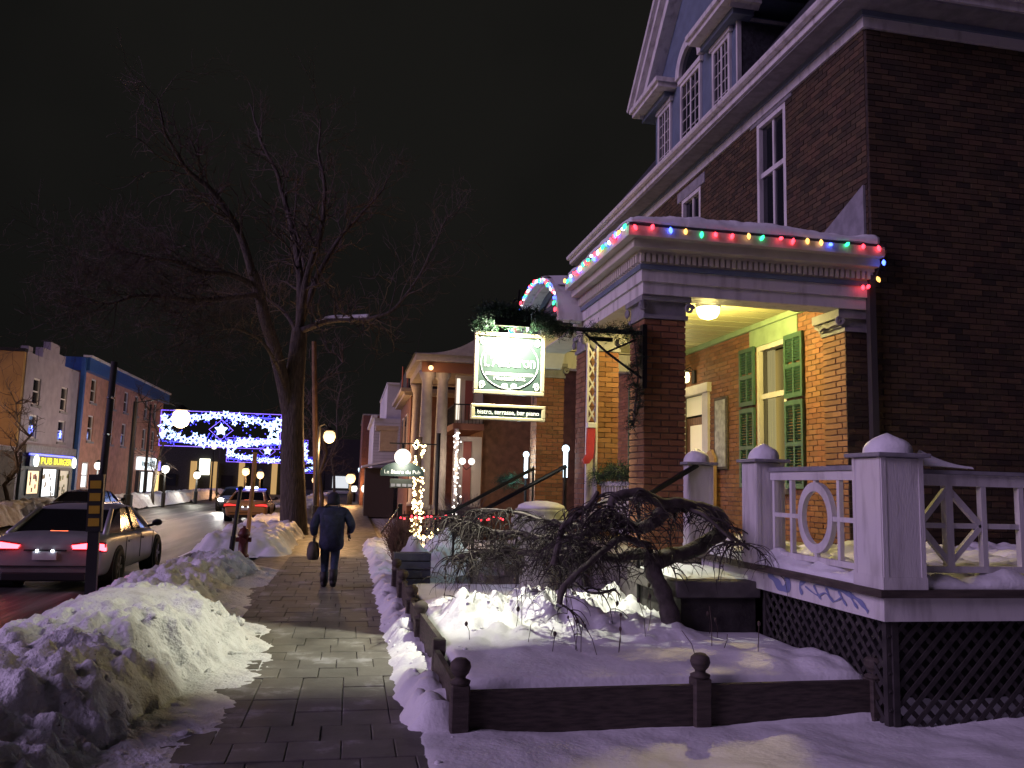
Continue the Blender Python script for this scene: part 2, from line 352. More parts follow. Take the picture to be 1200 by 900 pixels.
def lumps(name, parent, m, pts):
    b = MB()
    for (x, y, z, r) in pts:
        vs_, fs = rng.choice(LUMPS); a = rng.uniform(0, 6.28); c, s_ = math.cos(a), math.sin(a)
        b.add([(x+r*(q.x*c-q.y*s_), y+r*(q.x*s_+q.y*c), z+r*q.z*0.8) for q in vs_], fs)
    o = b.build(name, m, parent, smooth=True, recalc=False); o['kind'] = 'stuff'; return o
pts = []
for i in range(800):
    y = rng.uniform(3, 17); x = rng.uniform(-3.4, -0.9); z = bank(x, y)
    if z < 0.0 or math.hypot((x+2.15)/0.75, (y-8.9)/0.9) < 1: continue
    pts.append((x, y, z-0.02, rng.uniform(0.018, 0.055)*(1.9 if rng.random() < .12 else 1)))
lumps('snow_lumps', bk, M['snow_bank'], pts)
def bank2(x0, x1, y0, y1, hh, seed):
    def f(x, y):
        sx = sst(0, 0.55, x-x0-.12*fr(seed, y, 1))*sst(0, 0.5, x1-x+.15*fr(seed+4, y, .9)); sy = sst(0, 0.8, y-y0)*sst(0, 1.5, y1-y)
        h = hh*sx*sy; k = min(1, h/.1)
        return h+k*(0.10*fr(x+seed, y, 1.3, 5)+0.12*(clump(x, y+seed, 2.4)-.3)+0.06*(clump(x, y+seed, 6)-.3))-0.05
    return f
b2_ = field(-3.6, -1.25, 19.2, 33, 0.06, bank2(-3.6, -1.25, 19.2, 33, .38, 11), 'snow_bank', M['snow'])
tag(b2_, 'bright heap of snow around the foot of the big bare tree', 'snow bank')
b3_ = field(-3.7, -1.5, 38, 90, 0.12, bank2(-3.7, -1.5, 38, 90, .4, 23), 'snow_bank', M['snow_bank'])
tag(b3_, 'distant low snow bank at the right kerb, far beyond the big tree', 'snow bank')
b4_ = field(-13.0, -10.7, 12, 80, 0.10, bank2(-13.0, -10.7, 12, 80, .62, 31), 'snow_bank', M['snow_bank'])
tag(b4_, 'ploughed snow bank along the far kerb below the shops', 'snow bank')
# snowy front yard and garden
def yard(x, y):
    n1 = fr(x, y, 1.1); n2 = fr(x+7, y, 4.0, 3)
    if x < 0.95: e = sst(0.36, 0.62, x+0.06*fr(1, y, 3)+0.02*n2)
    else: e = 1
    h = -0.06
    strip = 0.11+0.05*n1+0.09*(clump(x, y, 4.5)-.2)+0.03*n2
    front = -0.02+0.13*sst(5.5, 4.0, y)*sst(1.0, 3.0, x)+0.03*n1*sst(5.9, 5.4, y)+0.05*sst(4.3, 5.2, x)+0.05*sst(1.6, .9, x)*(1-sst(5.2, 5.9, y)*.5)+0.012*n2
    bedm = sst(0.80, 0.90, x)*sst(5.93, 6.03, y)*(1-sst(11.4, 12.0, y))*(1-sst(4.02, 4.14, x))
    bed = 0.30+0.03*sst(5.95, 6.3, y)+0.02*n1
    ridge = math.exp(-((y-8.5-0.25*fr(x, 2, 0.8))/1.0)**2)*sst(0.8, 1.2, x)*(1-sst(3.0, 3.5, x))
    bed += ridge*(0.20+0.09*n1+0.17*(clump(x, y, 2.8)-.5)+0.12*(clump(x, y, 5.5)-.5)+.04*clump(x, y, 12)+.05*fr(x, y, 6))
    bed += 0.05*sst(7, 6.6, y)*sst(3.0, 3.8, x)*clump(x, y, 3)
    back = 0.14+0.05*n1
    mnd = 0.62*math.exp(-(((x-1.75)/0.45)**2+((y-14.6)/0.6)**2))+0.42*math.exp(-(((x-1.2)/0.5)**2+((y-14.0)/0.5)**2))
    back += mnd*(1+0.35*n1+0.45*(clump(x, y, 3)-.5)+.25*(clump(x, y, 7)-.5)+.15*n2)
    out_ = front if y < 5.9 else (strip if x < .86 else back)
    if 5.7 < y <= 5.9 and x < 1.2: out_ = front
    base = out_*(1-bedm)+bed*bedm
    return h+(base-h)*e
yd = field(0.34, 9.5, 1.6, 23, 0.045, yard, 'snowy_yard', M['snow'])
tag(yd, kind='structure')
tag(lumps('snow_lumps', None, M['snow'], [(x, y, yard(x, y)-.012, rng.uniform(.015, .042)) for x, y in [(rng.uniform(.95, 3.2), rng.gauss(8.6, .75)) for i in range(150)]+[(rng.uniform(.45, .78), rng.uniform(5, 13)) for i in range(60)]]), kind='stuff')
bpy.data.objects['snow_lumps.001']['label'] = 'loose clods of snow over the garden and along its fence'
# ------------------------------------------------------------------ the big brick house with its porch
XW, YN, YF, ZT = 6.3, 9.0, 21.6, 7.9
house = thing('brick_house', (XW, YN, 0), 'large two-storey dark brick house with white trim, dormer and lit columned porch', 'house')
def slabs(u0, u1, v0, v1, holes):
    us = sorted({u0, u1, *[h[0] for h in holes], *[h[1] for h in holes]}); vs_ = sorted({v0, v1, *[h[2] for h in holes], *[h[3] for h in holes]})
    for a, b in zip(us, us[1:]):
        for c, d in zip(vs_, vs_[1:]):
            if not any(h[0] <= (a+b)/2 <= h[1] and h[2] <= (c+d)/2 <= h[3] for h in holes): yield a, b, c, d
def bricks(plane, face, u0, u1, v0, v1, holes=(), name='brickwork', m=None, parent=None, flush=0.012, L=0.21, Hc=0.075, j=0.011, sgn=-1):
    """courses of real bricks standing proud of a wall face; plane 'x' = face at constant x (u is y)"""
    b = MB(); tint = []; r = random.Random(5); z = v0; c = 0
    while z < v1-0.02:
        z1 = min(z+Hc-j, v1); u = u0-(L/2 if c % 2 else 0)
        while u < u1:
            a, e = max(u, u0), min(u+L-j, u1)
            segs = [(a, e)]
            for h in holes:
                if z1 > h[2] and z < h[3]:
                    ns = []
                    for p, q in segs:
                        if q <= h[0] or p >= h[1]: ns.append((p, q))
                        else:
                            if p < h[0]: ns.append((p, h[0]))
                            if q > h[1]: ns.append((h[1], q))
                    segs = ns
            for p, q in segs:
                if q-p < 0.02: continue
                d = flush+r.uniform(-.003, .004); t = r.random(); f0, f1 = face+sgn*d, face-sgn*0.01
                if plane == 'x': b.add([(f0,p,z),(f0,q,z),(f0,q,z1),(f0,p,z1),(f1,p,z),(f1,q,z),(f1,q,z1),(f1,p,z1)], [(0,1,2,3),(0,4,5,1),(1,5,6,2),(2,6,7,3),(3,7,4,0)])
                else: b.add([(p,f0,z),(q,f0,z),(q,f0,z1),(p,f0,z1),(p,f1,z),(q,f1,z),(q,f1,z1),(p,f1,z1)], [(0,1,2,3),(0,4,5,1),(1,5,6,2),(2,6,7,3),(3,7,4,0)])
                tint += [t]*5
            u += L
        z += Hc; c += 1
    o = b.build(name, m, parent); o['kind'] = 'stuff'
    at_ = o.data.attributes.new('tint', 'FLOAT', 'FACE'); at_.data.foreach_set('value', tint)
    return o
# openings in the street wall: (y0, y1, z0, z1)
W_LOW = (11.06, 11.96, 1.75, 3.98); W_LOW2 = (16.6, 17.5, 1.75, 3.98); DOOR = (13.85, 15.05, 1.0, 3.45)
W_UP = [(10.98, 11.88, 5.55, 7.66), (14.1, 15.0, 5.55, 7.45), (17.4, 18.3, 5.55, 7.66)]
holes = [W_LOW, W_LOW2, DOOR]+W_UP
wb = MB()
for a, b, c, d in slabs(YN+.012, YF, 0, ZT, holes): wb.box(XW, XW+.30, a, b, c, d)
wall = wb.build('wall', M['mortar'], house)
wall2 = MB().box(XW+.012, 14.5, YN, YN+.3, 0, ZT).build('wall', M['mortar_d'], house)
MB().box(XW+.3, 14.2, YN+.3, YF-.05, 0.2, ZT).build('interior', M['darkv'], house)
LINT = [(10.72, 12.18, 3.98, 4.28), (10.78, 12.08, 7.66, 7.86), (13.9, 15.2, 7.45, 7.66), (17.2, 18.5, 7.66, 7.86), (16.4, 17.8, 3.98, 4.28)]
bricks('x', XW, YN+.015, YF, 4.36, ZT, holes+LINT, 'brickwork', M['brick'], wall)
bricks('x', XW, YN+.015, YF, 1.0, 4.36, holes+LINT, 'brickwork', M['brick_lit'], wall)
bricks('y', YN, XW+.015, 14.4, 0.9, ZT, (), 'brickwork', M['brick'], wall2)
for i, l in enumerate(LINT):
    MB().box(XW-.03, XW+.05, l[0], l[1], l[2], l[3], .006).build('lintel', M['greenstone'] if l[3] < 4.4 else M['stone'], house)
def window(h, frame_m, glass_m, mullions=1, transom=0.42, depth=.10, curtain=None, sill=True):
    y0, y1, z0, z1 = h; X = XW
    f = MB()
    t = .075
    f.box(X-.015, X+.12, y0, y0+t, z0, z1).box(X-.015, X+.12, y1-t, y1, z0, z1).box(X-.015, X+.12, y0+t, y1-t, z1-t, z1).box(X-.015, X+.12, y0+t, y1-t, z0, z0+t)
    w_ = f.build('window', frame_m, house)
    zt = z1-(z1-z0)*transom
    MB().box(X+.02, X+.09, y0+t, y1-t, zt-.04, zt+.04).build('transom', frame_m, w_)
    if mullions:
        ym = (y0+y1)/2
        MB().box(X+.03, X+.085, ym-.025, ym+.025, zt+.04, z1-t).build('mullion', frame_m, w_)
        MB().box(X+.03, X+.085, ym-.025, ym+.025, z0+t, zt-.04).build('mullion', frame_m, w_)
    for a, b in ((z0+t, zt-.04), (zt+.04, z1-t)):
        MB().box(X+.055, X+.062, y0+t, y1-t, a, b).build('pane', glass_m, w_)
    if curtain:
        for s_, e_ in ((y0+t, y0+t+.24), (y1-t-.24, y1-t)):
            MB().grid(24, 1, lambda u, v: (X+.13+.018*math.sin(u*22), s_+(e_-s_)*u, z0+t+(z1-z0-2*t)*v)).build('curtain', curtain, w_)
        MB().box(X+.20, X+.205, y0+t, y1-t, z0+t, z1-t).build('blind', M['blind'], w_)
    if sill: MB().box(X-.10, X+.02, y0-.06, y1+.06, z0-.09, z0-.003, .008).build('sill', M['stone'], w_)
    return w_
M['clear'] = bpy.data.materials.new('clear_glass'); M['clear'].use_nodes = True
_p = M['clear'].node_tree.nodes['Principled BSDF']; _p.inputs['Transmission Weight'].default_value = 1.0; _p.inputs['Roughness'].default_value = 0.0; _p.inputs['IOR'].default_value = 1.05
M['blind'] = emit('lit_blind', (0.95, 0.72, 0.22), 0.16, (0.5, 0.42, 0.25))  # blind emits in place of a lamp in the room
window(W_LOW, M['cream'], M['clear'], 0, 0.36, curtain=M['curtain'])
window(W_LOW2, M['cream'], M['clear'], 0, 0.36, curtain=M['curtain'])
for h in W_UP: window(h, M['white'], M['glass'], 1, 0.42)
# louvred shutters beside the porch window, upper and lower leaves
def shutter(y0, y1, z0, z1, ang):
    X = XW-.03; s_ = MB(); t = .05
    s_.box(X-.04, X, y0, y0+t, z0, z1).box(X-.04, X, y1-t, y1, z0, z1).box(X-.04, X, y0+t, y1-t, z0, z0+.07).box(X-.04, X, y0+t, y1-t, z1-.07, z1)
    s_.box(X-.04, X, y0+t, y1-t, (z0+z1)/2-.03, (z0+z1)/2+.03).box(X-.034, X-.006, (y0+y1)/2-.02, (y0+y1)/2+.02, z0+.07, z1-.07)
    o = s_.build('shutter', M['green'], house)
    sl = MB().bar((0, y0+t-(y0+y1)/2, 0), (0, y1-t-(y0+y1)/2, 0), .034, .007, (.7, 0, .7)); me = sl.mesh('slat'); me.materials.append(M['green'])
    z = z0+.09
    while z < z1-.08:
        if abs(z-(z0+z1)/2) > .04: piece('slat', me, o, (X-.02, (y0+y1)/2, z))
        z += .042
for (a, b) in ((10.54, 11.04), (11.98, 12.48)):
    shutter(a, b, 1.75, 3.02, 0); shutter(a, b, 3.06, 4.0, 0)
for (a, b) in ((16.1, 16.58), (17.52, 18.0)):
    shutter(a, b, 1.75, 3.02, 0); shutter(a, b, 3.06, 4.0, 0)
# door, transom, surround
d = MB().box(XW+.08, XW+.14, DOOR[0]+.1, DOOR[1]-.1, 1.0, 3.05).build('door', mat('oak_door', (0.20, 0.10, 0.05), .5, var=.3, vscale=6, stretch=(1, 6, .6)), house)
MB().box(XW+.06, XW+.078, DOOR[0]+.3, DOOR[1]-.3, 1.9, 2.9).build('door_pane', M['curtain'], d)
MB().ball((XW+.04, DOOR[0]+.2, 2.0), .035).build('door_handle', M['chrome'], d)
MB().box(XW-.06, XW+.05, DOOR[0]-.14, DOOR[0]+.1, 1.0, 3.45).box(XW-.06, XW+.05, DOOR[1]-.1, DOOR[1]+.14, 1.0, 3.45).box(XW-.10, XW+.05, DOOR[0]-.2, DOOR[1]+.2, 3.45, 3.62).build('door_surround', M['cream'], house)
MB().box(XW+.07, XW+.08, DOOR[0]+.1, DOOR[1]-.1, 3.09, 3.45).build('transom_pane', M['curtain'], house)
# ---- eaves: frieze, soffit, gutter
ev = 0.42
MB().box(XW-.05, XW+.02, YN-.05, YF+.05, 7.72, 7.90).box(XW+.02, 14.5, YN-.05, YN+.02, 7.72, 7.90).build('frieze', M['white'], house)
MB().box(XW-.09, XW-.05, YN-.09, YF, 7.86, 7.93).box(XW-.05, 14.5, YN-.09, YN-.05, 7.86, 7.93).build('bed_mould', M['bluegrey'], house)
MB().box(XW-ev, XW+.3, YN-ev, YF+ev, 7.935, 8.0).box(XW+.3, 14.9, YN-ev, YN+.3, 7.935, 8.0).build('soffit', M['stone'], house)
MB().box(XW-ev-.04, XW-ev+.02, YN-ev-.04, YF+ev, 7.97, 8.10).box(XW-ev+.02, 14.9, YN-ev-.04, YN-ev+.02, 7.97, 8.10).build('fascia', M['white'], house)
MB().tube([(XW-ev-.08, YN-ev-.08, 8.13), (XW-ev-.08, YF+ev, 8.13)], .065, 10).tube([(XW-ev-.08, YN-ev-.08, 8.13), (14.9, YN-ev-.08, 8.13)], .065, 10).build('gutter', M['white'], house)
# ---- roof: steep mansard slope
rf = MB()
rf.add([(XW-ev, YN-ev, 8.1), (14.9, YN-ev, 8.1), (14.9, YF+ev, 8.1), (XW-ev, YF+ev, 8.1), (XW+1.9, YN+1.9, 11.2), (13.0, YN+1.9, 11.2), (13.0, YF-1.9, 11.2), (XW+1.9, YF-1.9, 11.2)], [(0,1,5,4),(1,2,6,5),(2,3,7,6),(3,0,4,7),(4,5,6,7)])
roof = rf.build('roof', M['shingle'], house)
# ---- dormer with a broken pediment
DX = XW+.1; D0, D1 = 12.75, 16.75; DB, DT = 8.15, 10.15
dm = MB().box(DX, XW+2.6, D0, D1, DB, DT).build('dormer', M['bluegrey'], house)
MB().box(DX+.03, XW+2.5, D0-.012, D0-.002, DB+.3, DT-.12).build('dormer_cheek', M['shingle'], dm)
for a in (D0+.01,): MB().box(DX-.02, DX+.06, a-.03, a+.02, DB, DT).box(DX+.06, XW+2.5, D0-.03, D0-.012, DT-.1, DT-.04).build('corner_trim', M['white'], dm)
def dwin(y0, y1, z0, z1):
    t = .075; X = DX
    f = MB().box(X-.05, X-.004, y0, y0+t, z0, z1).box(X-.05, X-.004, y1-t, y1, z0, z1).box(X-.05, X-.004, y0+t, y1-t, z1-t, z1).box(X-.05, X-.004, y0+t, y1-t, z0, z0+t).box(X-.08, X-.004, y0-.06, y1+.06, z1+.002, z1+.10)
    o = f.build('dormer_window', M['white'], dm)
    MB().box(X-.018, X-.008, y0+t, y1-t, z0+t, z1-t).build('pane', M['glass'], o)
    b = MB()
    ym = (y0+y1)/2; b.box(X-.035, X-.019, ym-.025, ym+.025, z0+t, z1-t)
    for k in range(1, 6): b.box(X-.03, X-.0185, y0+t, y1-t, z0+t+(z1-z0-2*t)*k/6-.008, z0+t+(z1-z0-2*t)*k/6+.008)
    for q in ((y0+t+ym)/2, (y1-t+ym)/2): b.box(X-.0305, X-.0187, q-.008, q+.008, z0+t, z1-t)
    b.build('glazing_bars', M['white'], o)
dwin(12.98, 13.72, 8.35, 9.95); dwin(14.25, 15.25, 8.35, 10.05); dwin(15.78, 16.52, 8.35, 9.95)
def arch_pts(yc, zc, r, n=18, a0=0, a1=math.pi, sz=1.0): return [(yc+r*math.cos(a0+(a1-a0)*i/n), zc+sz*r*math.sin(a0+(a1-a0)*i/n)) for i in range(n+1)]
MB().prism(arch_pts(14.75, 10.2, .46), DX-.03, DX+.3).build('arched_light', M['glass'], dm)
ring = arch_pts(14.75, 10.2, .66)+arch_pts(14.75, 10.2, .46)[::-1]
MB().prism(ring, DX-.10, DX+.3).build('arch_trim', M['white'], dm)
# eave returns left and right of the arch, gable above
for (a, b) in ((D0-.42, 13.95), (15.55, D1+.42)):
    MB().box(DX-.42, DX+.25, a, b, DT, DT+.09).box(DX-.48, DX+.25, a-.05, b+.03, DT+.092, DT+.19).build('eave_return', M['white'], dm)
    MB().box(DX-.2, DX+.2, a+.2, b-.05, DT-.12, DT-.003).build('return_mould', M['bluegrey'], dm)
ymid = (D0+D1)/2; zp = DT+.19+2.55
gb = MB().prism([(D0-.3, DT+.19), (D1+.3, DT+.19), (ymid, zp-.15)], DX-.02, XW+3.6).build('gable', M['bluegrey'], dm)
for s_, ya in ((1, D0-.52), (-1, D1+.52)):
    k = MB(); n_ = Vector((0, ymid-ya, zp-DT-.16)); 
    for off, tk, x0 in ((0, .11, -.5), (-.13, .14, -.42), (-.32, .20, -.30)):
        a = Vector((0, ya, DT+.16)); b = Vector((0, ymid, zp)); nn = Vector((0, -(b-a).z, (b-a).y)).normalized()
        if nn.z < 0: nn = -nn
        p = [a+nn*off, b+nn*off, b+nn*(off+tk), a+nn*(off+tk)]
        k.prism([(q.y, q.z) for q in p], DX+x0, DX+.25)
    k.build('rake_cornice', M['white'], dm)
    a = Vector((0, ya, DT+.16)); b = Vector((0, ymid, zp)); nn = Vector((0, -(b-a).z, (b-a).y)).normalized(); nn = nn if nn.z > 0 else -nn
    MB().prism([((a+nn*.115).y, (a+nn*.115).z), ((b+nn*.115).y, (b+nn*.115).z), ((b+nn*.17).y, (b+nn*.17).z), ((a+nn*.17).y, (a+nn*.17).z)], DX-.4, XW+3.6).build('gable_roof', M['shingle'], dm)
# ---- porch: deck, ceiling, beams, cornice
PX, PF = 3.3, 15.6; DK = 1.0
fl = mat('deck_boards', (0.20, 0.17, 0.12), .7, var=.25, vscale=5, stretch=(1, 8, 1))
MB().box(PX-.15, XW-.02, YN-.1, PF, DK-.12, DK-.002).build('porch_floor', fl, house)
MB().box(PX, XW-.05, YN, PF, 0, DK-.125).build('porch_base', M['concrete'], house)
MB().box(PX+.3, XW-.015, YN+.27, PF-.2, 4.36, 4.42).build('porch_ceiling', M['ceil'], house)
cb = MB()
for i in range(16): cb.box(PX+.52, XW-.05, YN+.6+i*.38, YN+.606+i*.38, 4.352, 4.362)
cb.build('ceiling_joint', mat('joint', (.30, .30, .18), .6), house)
MB().box(XW-.07, XW-.016, YN+.5, PF-.4, 4.27, 4.355).build('ceiling_mould', M['greenstone'], house)
OV = .10  # entablature: beam, architrave band, dentils, cornice, crown
def ring_u(x0, y0, z0, z1, th):      # U-shaped course: street side, near side, far side
    yf = PF+(YN-y0); tn = min(th, .30+YN-y0)
    class Parts:
        def build(s, name, m, parent):
            r = [MB().box(x0, x0+th, y0, 11.55, z0, z1).build(name, m, parent)]
            r.append(MB().box(x0, x0+th, 14.75, yf, z0, z1).build(name, m, parent))
            r.append(MB().box(x0+th, XW-.016, y0, y0+tn, z0, z1).build(name, m, parent))
            r.append(MB().box(x0+th, XW-.016, yf-tn, yf, z0, z1).build(name, m, parent)); return r[0]
    return Parts()
ring_u(PX-.02, YN-.02, 3.975, 4.12, .52).build('beam', M['white'], house)
ring_u(PX-.05, YN-.05, 4.12, 4.30, .55).build('architrave', M['white'], house)
ring_u(PX-.075, YN-.075, 4.26, 4.32, .06).build('architrave_band', M['bluegrey'], house)
ring_u(PX-.06, YN-.06, 4.32, 4.46, .50).build('frieze_board', M['cream'], house)
dnt = MB().box(-.022, .022, -.022, .022, -.05, .05).mesh('dentil'); dnt.materials.append(M['cream'])
dn = ring_u(PX-.09, YN-.09, 4.445, 4.48, .05).build('dentil_band', M['cream'], house)
x = PX-.06
while x < XW-.1: piece('dentil', dnt, dn, (x, YN-.085, 4.392)); x += .072
y = YN-.0
while y < 11.5: piece('dentil', dnt, dn, (PX-.085, y, 4.392)); y += .085
ring_u(PX-.20, YN-.20, 4.48, 4.58, .65).build('cornice', M['cream'], house)
ring_u(PX-.30, YN-.30, 4.582, 4.70, .75).build('crown_mould', M['cream'], house)
MB().box(PX-.28, XW-.014, YN-.28, 11.4, 4.702, 4.74).box(PX-.28, XW-.014, 14.9, PF+.28, 4.702, 4.74).box(PX-.1, XW-.014, 11.4, 14.9, 4.5, 4.74).build('porch_roof', M['shingle'], house)
# barrel arch over the steps
AC, AR = 13.15, 1.55
def arc_band(r0, r1, x0, x1, z0=4.12, n=26): return MB().prism(arch_pts(AC, z0, r1, n, sz=.56)+arch_pts(AC, z0, r0, n, sz=.56)[::-1], x0, x1)
arc_band(1.18, 1.42, PX-.05, PX+.42).build('arch_soffit', M['cream'], house)
arc_band(1.42, 1.50, PX-.14, PX+.35).build('arch_mould', M['bluegrey'], house)
arc_band(1.50, 1.60, PX-.30, PX+.4).build('arch_cornice', M['white'], house)
arc_band(1.60, 1.70, PX-.42, PX+.4).build('arch_crown', M['white'], house)
MB().prism(arch_pts(AC, 4.12, 1.70, 26, R(52), R(128), sz=.56)+[(AC-1.0, 4.75), (AC+1.0, 4.75)], PX+.4, XW-.4).build('barrel_roof', M['shingle'], house)
MB().prism([(AC-1.6, 4.12), (AC+1.6, 4.12), (AC+1.6, 3.85), (AC+1.45, 3.85), (AC+1.2, 4.10), (AC-1.2, 4.10), (AC-1.45, 3.85), (AC-1.6, 3.85)], PX-.03, PX+.45).build('arch_springer', M['cream'], house)
# pillars of brick with carved capitals
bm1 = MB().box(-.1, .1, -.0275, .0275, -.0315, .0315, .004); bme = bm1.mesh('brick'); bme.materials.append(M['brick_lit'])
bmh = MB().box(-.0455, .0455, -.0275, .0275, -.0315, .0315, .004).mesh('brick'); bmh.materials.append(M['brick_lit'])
def pillar(yc, indiv):
    y0, y1 = yc, yc+.5; x0, x1 = PX+.03, PX+.55; z0, z1 = DK, 3.70
    p = MB().box(x0+.012, x1-.012, y0+.012, y1-.012, z0, z1).build('pillar', M['mortar'], house)
    z = z0+.033; c = 0
    while z < z1-.03:
        if indiv:
            for fx, fy, rz, ln in ((None, y0, 0, x1-x0), (x0, None, math.pi/2, y1-y0)):
                lo = (x0 if fx is None else y0)
                seq = ([.105, .105+.215, .105+.43-.012] if c % 2 else [.048, .048+.16, .048+.375])
                seq = [(lo+.10, 1), (lo+.315, 1), (lo+.472, 0)] if c % 2 else [(lo+.047, 0), (lo+.205, 1), (lo+.418, 1)]
                if fx is not None and (c % 2): seq = [(lo+.10, 1), (lo+.315, 1), (lo+.455, 0)]
                for u, full in seq:
                    if full == 0 and fx is None and c % 2: pass
                    loc = (u, y0+.0285, z) if fx is None else (x0+.0275, u, z)
                    if fx is None: loc = (min(u, x1-(.1 if full else .0455)), y0+.0275-.002, z)
                    else: loc = (x0+.0275-.004, max(y0+.065, min(u, y1-(.1 if full else .0455))) if u < y0+.2 else min(u, y1-(.1 if full else .0455)), z)
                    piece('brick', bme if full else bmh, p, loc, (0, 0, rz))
        z += .075; c += 1
    if not indiv:
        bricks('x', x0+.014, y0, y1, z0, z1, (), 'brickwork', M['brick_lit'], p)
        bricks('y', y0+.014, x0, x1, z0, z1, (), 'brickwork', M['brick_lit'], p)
    cap = MB().box(x0-.02, x1+.02, y0-.02, y1+.02, 3.70, 3.75).box(x0-.05, x1+.05, y0-.05, y1+.05, 3.91, 3.972).box(x0+.0, x1-.0, y0+.0, y1-.0, 3.75, 3.91).build('capital', M['stone'], p)
    sc = MB()
    for ax in (x0-.03, x1+.03):
        sp = [(ax, y0-.04, 3.70)]
        sc.tube([(ax+.055*math.cos(t)*(1-t/16), y0-.035, 3.84+.055*math.sin(t)*(1-t/16)) for t in [i*.5 for i in range(22)]], .018, 5)
    for ay in (y0-.01, y1+.02):
        sc.tube([(x0-.035, ay+.055*math.cos(t)*(1-t/16), 3.84+.055*math.sin(t)*(1-t/16)) for t in [i*.5 for i in range(22)]], .018, 5)
    sc.tube([(x0-.03, y0-.03, 3.80), (x0-.06, y0-.06, 3.90)], .03, 6)
    sc.build('carved_volutes', M['stone'], p)['kind'] = 'stuff'
    return p
pillar(YN+.06, True); pillar(11.55, False); pillar(14.75, False)
# pilaster at the house corner
px0, px1, py0, py1 = XW-.34, XW-.014, YN+.06, YN+.56
pl = MB().box(px0+.012, px1, py0+.012, py1-.012, DK, 3.70).build('pilaster', M['mortar'], house)
z = DK+.033; c = 0
while z < 3.67:
    for u, full in ([(py0+.11, 1), (py0+.325, 1), (py0+.48, 0)] if c % 2 else [(py0+.055, 0), (py0+.215, 1), (py0+.425, 1)]):
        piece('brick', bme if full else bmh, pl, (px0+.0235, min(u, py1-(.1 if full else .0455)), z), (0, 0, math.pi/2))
    z += .075; c += 1
bricks('y', py0+.014, px0, px1, DK, 3.70, (), 'brickwork', M['brick'], pl)  # near face takes the darker brick, its shade put into the colour
MB().box(px0-.02, px1, py0-.02, py1+.02, 3.70, 3.75).box(px0-.12, px1, py0-.05, py1+.05, 3.86, 3.972).box(px0-.06, px1, py0, py1, 3.75, 3.86).build('capital', M['stone'], pl)
MB().tube([(px0-.09+.06*math.cos(t)*(1-t/16), py0-.03, 3.82+.06*math.sin(t)*(1-t/16)) for t in [i*.5 for i in range(22)]], .02, 5).tube([(px0-.1, py0-.02+q*.1, 3.80+.04*math.sin(q*3)) for q in range(6)], .035, 6).build('volute', M['stone'], pl)
# downspout on the corner, grey band above the porch roof
MB().box(XW-.10, XW-.016, YN-.10, YN-.02, .9, 4.4).build('downspout', mat('downspout', (.05, .045, .045), .5), house)
MB().prism([(YN+.05, 4.76), (YN+2.2, 4.76), (YN+.05, 5.62)], XW-.05, XW-.016).build('flashing_panel', M['stone'], house)
# snow lying on the porch roof and arch (a loose layer of its own)
def roofsnow(u, v):
    x = PX-.27+(XW-.06-PX+.27)*u; y = YN-.27+(11.5-YN+.27)*v
    e = min(1, (x-PX+.30)/.3)*min(1, (y-YN+.30)/.3)
    return (x, y, 4.742+(.19+.06*fr(x, y, 2.2)+.02*fr(x, y, 6))*max(.05, e)**.35)
def slab_from(fn, zb, nx, ny, name, m, parent=None):
    b = MB().grid(nx, ny, fn)
    n = len(b.v)
    for k in range(ny+1):
        pass
    rim = [i for i in range(nx+1)]+[j*(nx+1)+nx for j in range(1, ny+1)]+[ny*(nx+1)+i for i in range(nx-1, -1, -1)]+[j*(nx+1) for j in range(ny-1, 0, -1)]
    for i in rim: x, y, z = b.v[i]; b.v.append((x, y, zb))
    for k in range(len(rim)):
        l = (k+1) % len(rim); b.f.append((rim[k], n+k, n+l, rim[l]))
    return b.build(name, m, parent, smooth=True)
tag(slab_from(roofsnow, 4.741, 90, 80, 'roof_snow', M['snow']), 'thick snow layer on the near porch roof above the coloured bulbs', 'snow')
def archsnow(u, v):
    a = R(38)+R(104)*v; r = 1.705+(.07+.04*fr(u*3, v*4, 2))*math.sin(math.pi*min(1, max(0, v)))**.5*min(1, u*6+.2)
    return (PX-.38+(XW-.5-PX)*u, AC+r*math.cos(a), 4.12+r*.56*math.sin(a)+.03)
tag(MB().grid(40, 40, archsnow).build('roof_snow', M['snow'], smooth=True, recalc=False), 'snow cap on the arched hood over the porch steps', 'snow')
# ---- porch lights
LC = at(830, 368, Z=4.16)
pc = thing('ceiling_lamp', (LC.x, LC.y, 4.36), 'round glowing flush lamp on the yellow porch ceiling', 'lamp')
MB().lathe([(.17, 4.352), (.18, 4.30), (.17, 4.25)], (LC.x, LC.y, 0), 20).build('base_ring', M['chrome'], pc)
MB().lathe([(.165, 4.248), (.16, 4.18), (.12, 4.115), (.03, 4.085), (.005, 4.084)], (LC.x, LC.y, 0), 20).build('diffuser', M['lampglass'], pc, smooth=True)
point(pc, (LC.x, LC.y, 3.98), 270, (1.0, .80, .26), .1)
ln = thing('wall_lantern', (XW-.2, 14.35, 3.75), 'small lit lantern on the brick wall above the house door', 'lamp')
MB().box(XW-.06, XW-.017, 14.29, 14.41, 3.68, 3.92).tube([(XW-.04, 14.35, 3.9), (XW-.12, 14.35, 3.98), (XW-.2, 14.35, 3.93)], .012, 6).build('bracket', M['iron'], ln)
MB().lathe([(.02, 3.93), (.10, 3.90), (.08, 3.88)], (XW-.2, 14.35, 0), 12).build('cap', M['iron'], ln)
MB().lathe([(.055, 3.875), (.075, 3.80), (.06, 3.70), (.02, 3.68)], (XW-.2, 14.35, 0), 12).build('globe', M['lampglass'], ln, smooth=True)
point(ln, (XW-.32, 14.35, 3.78), 8, (1.0, .82, .4), .06)
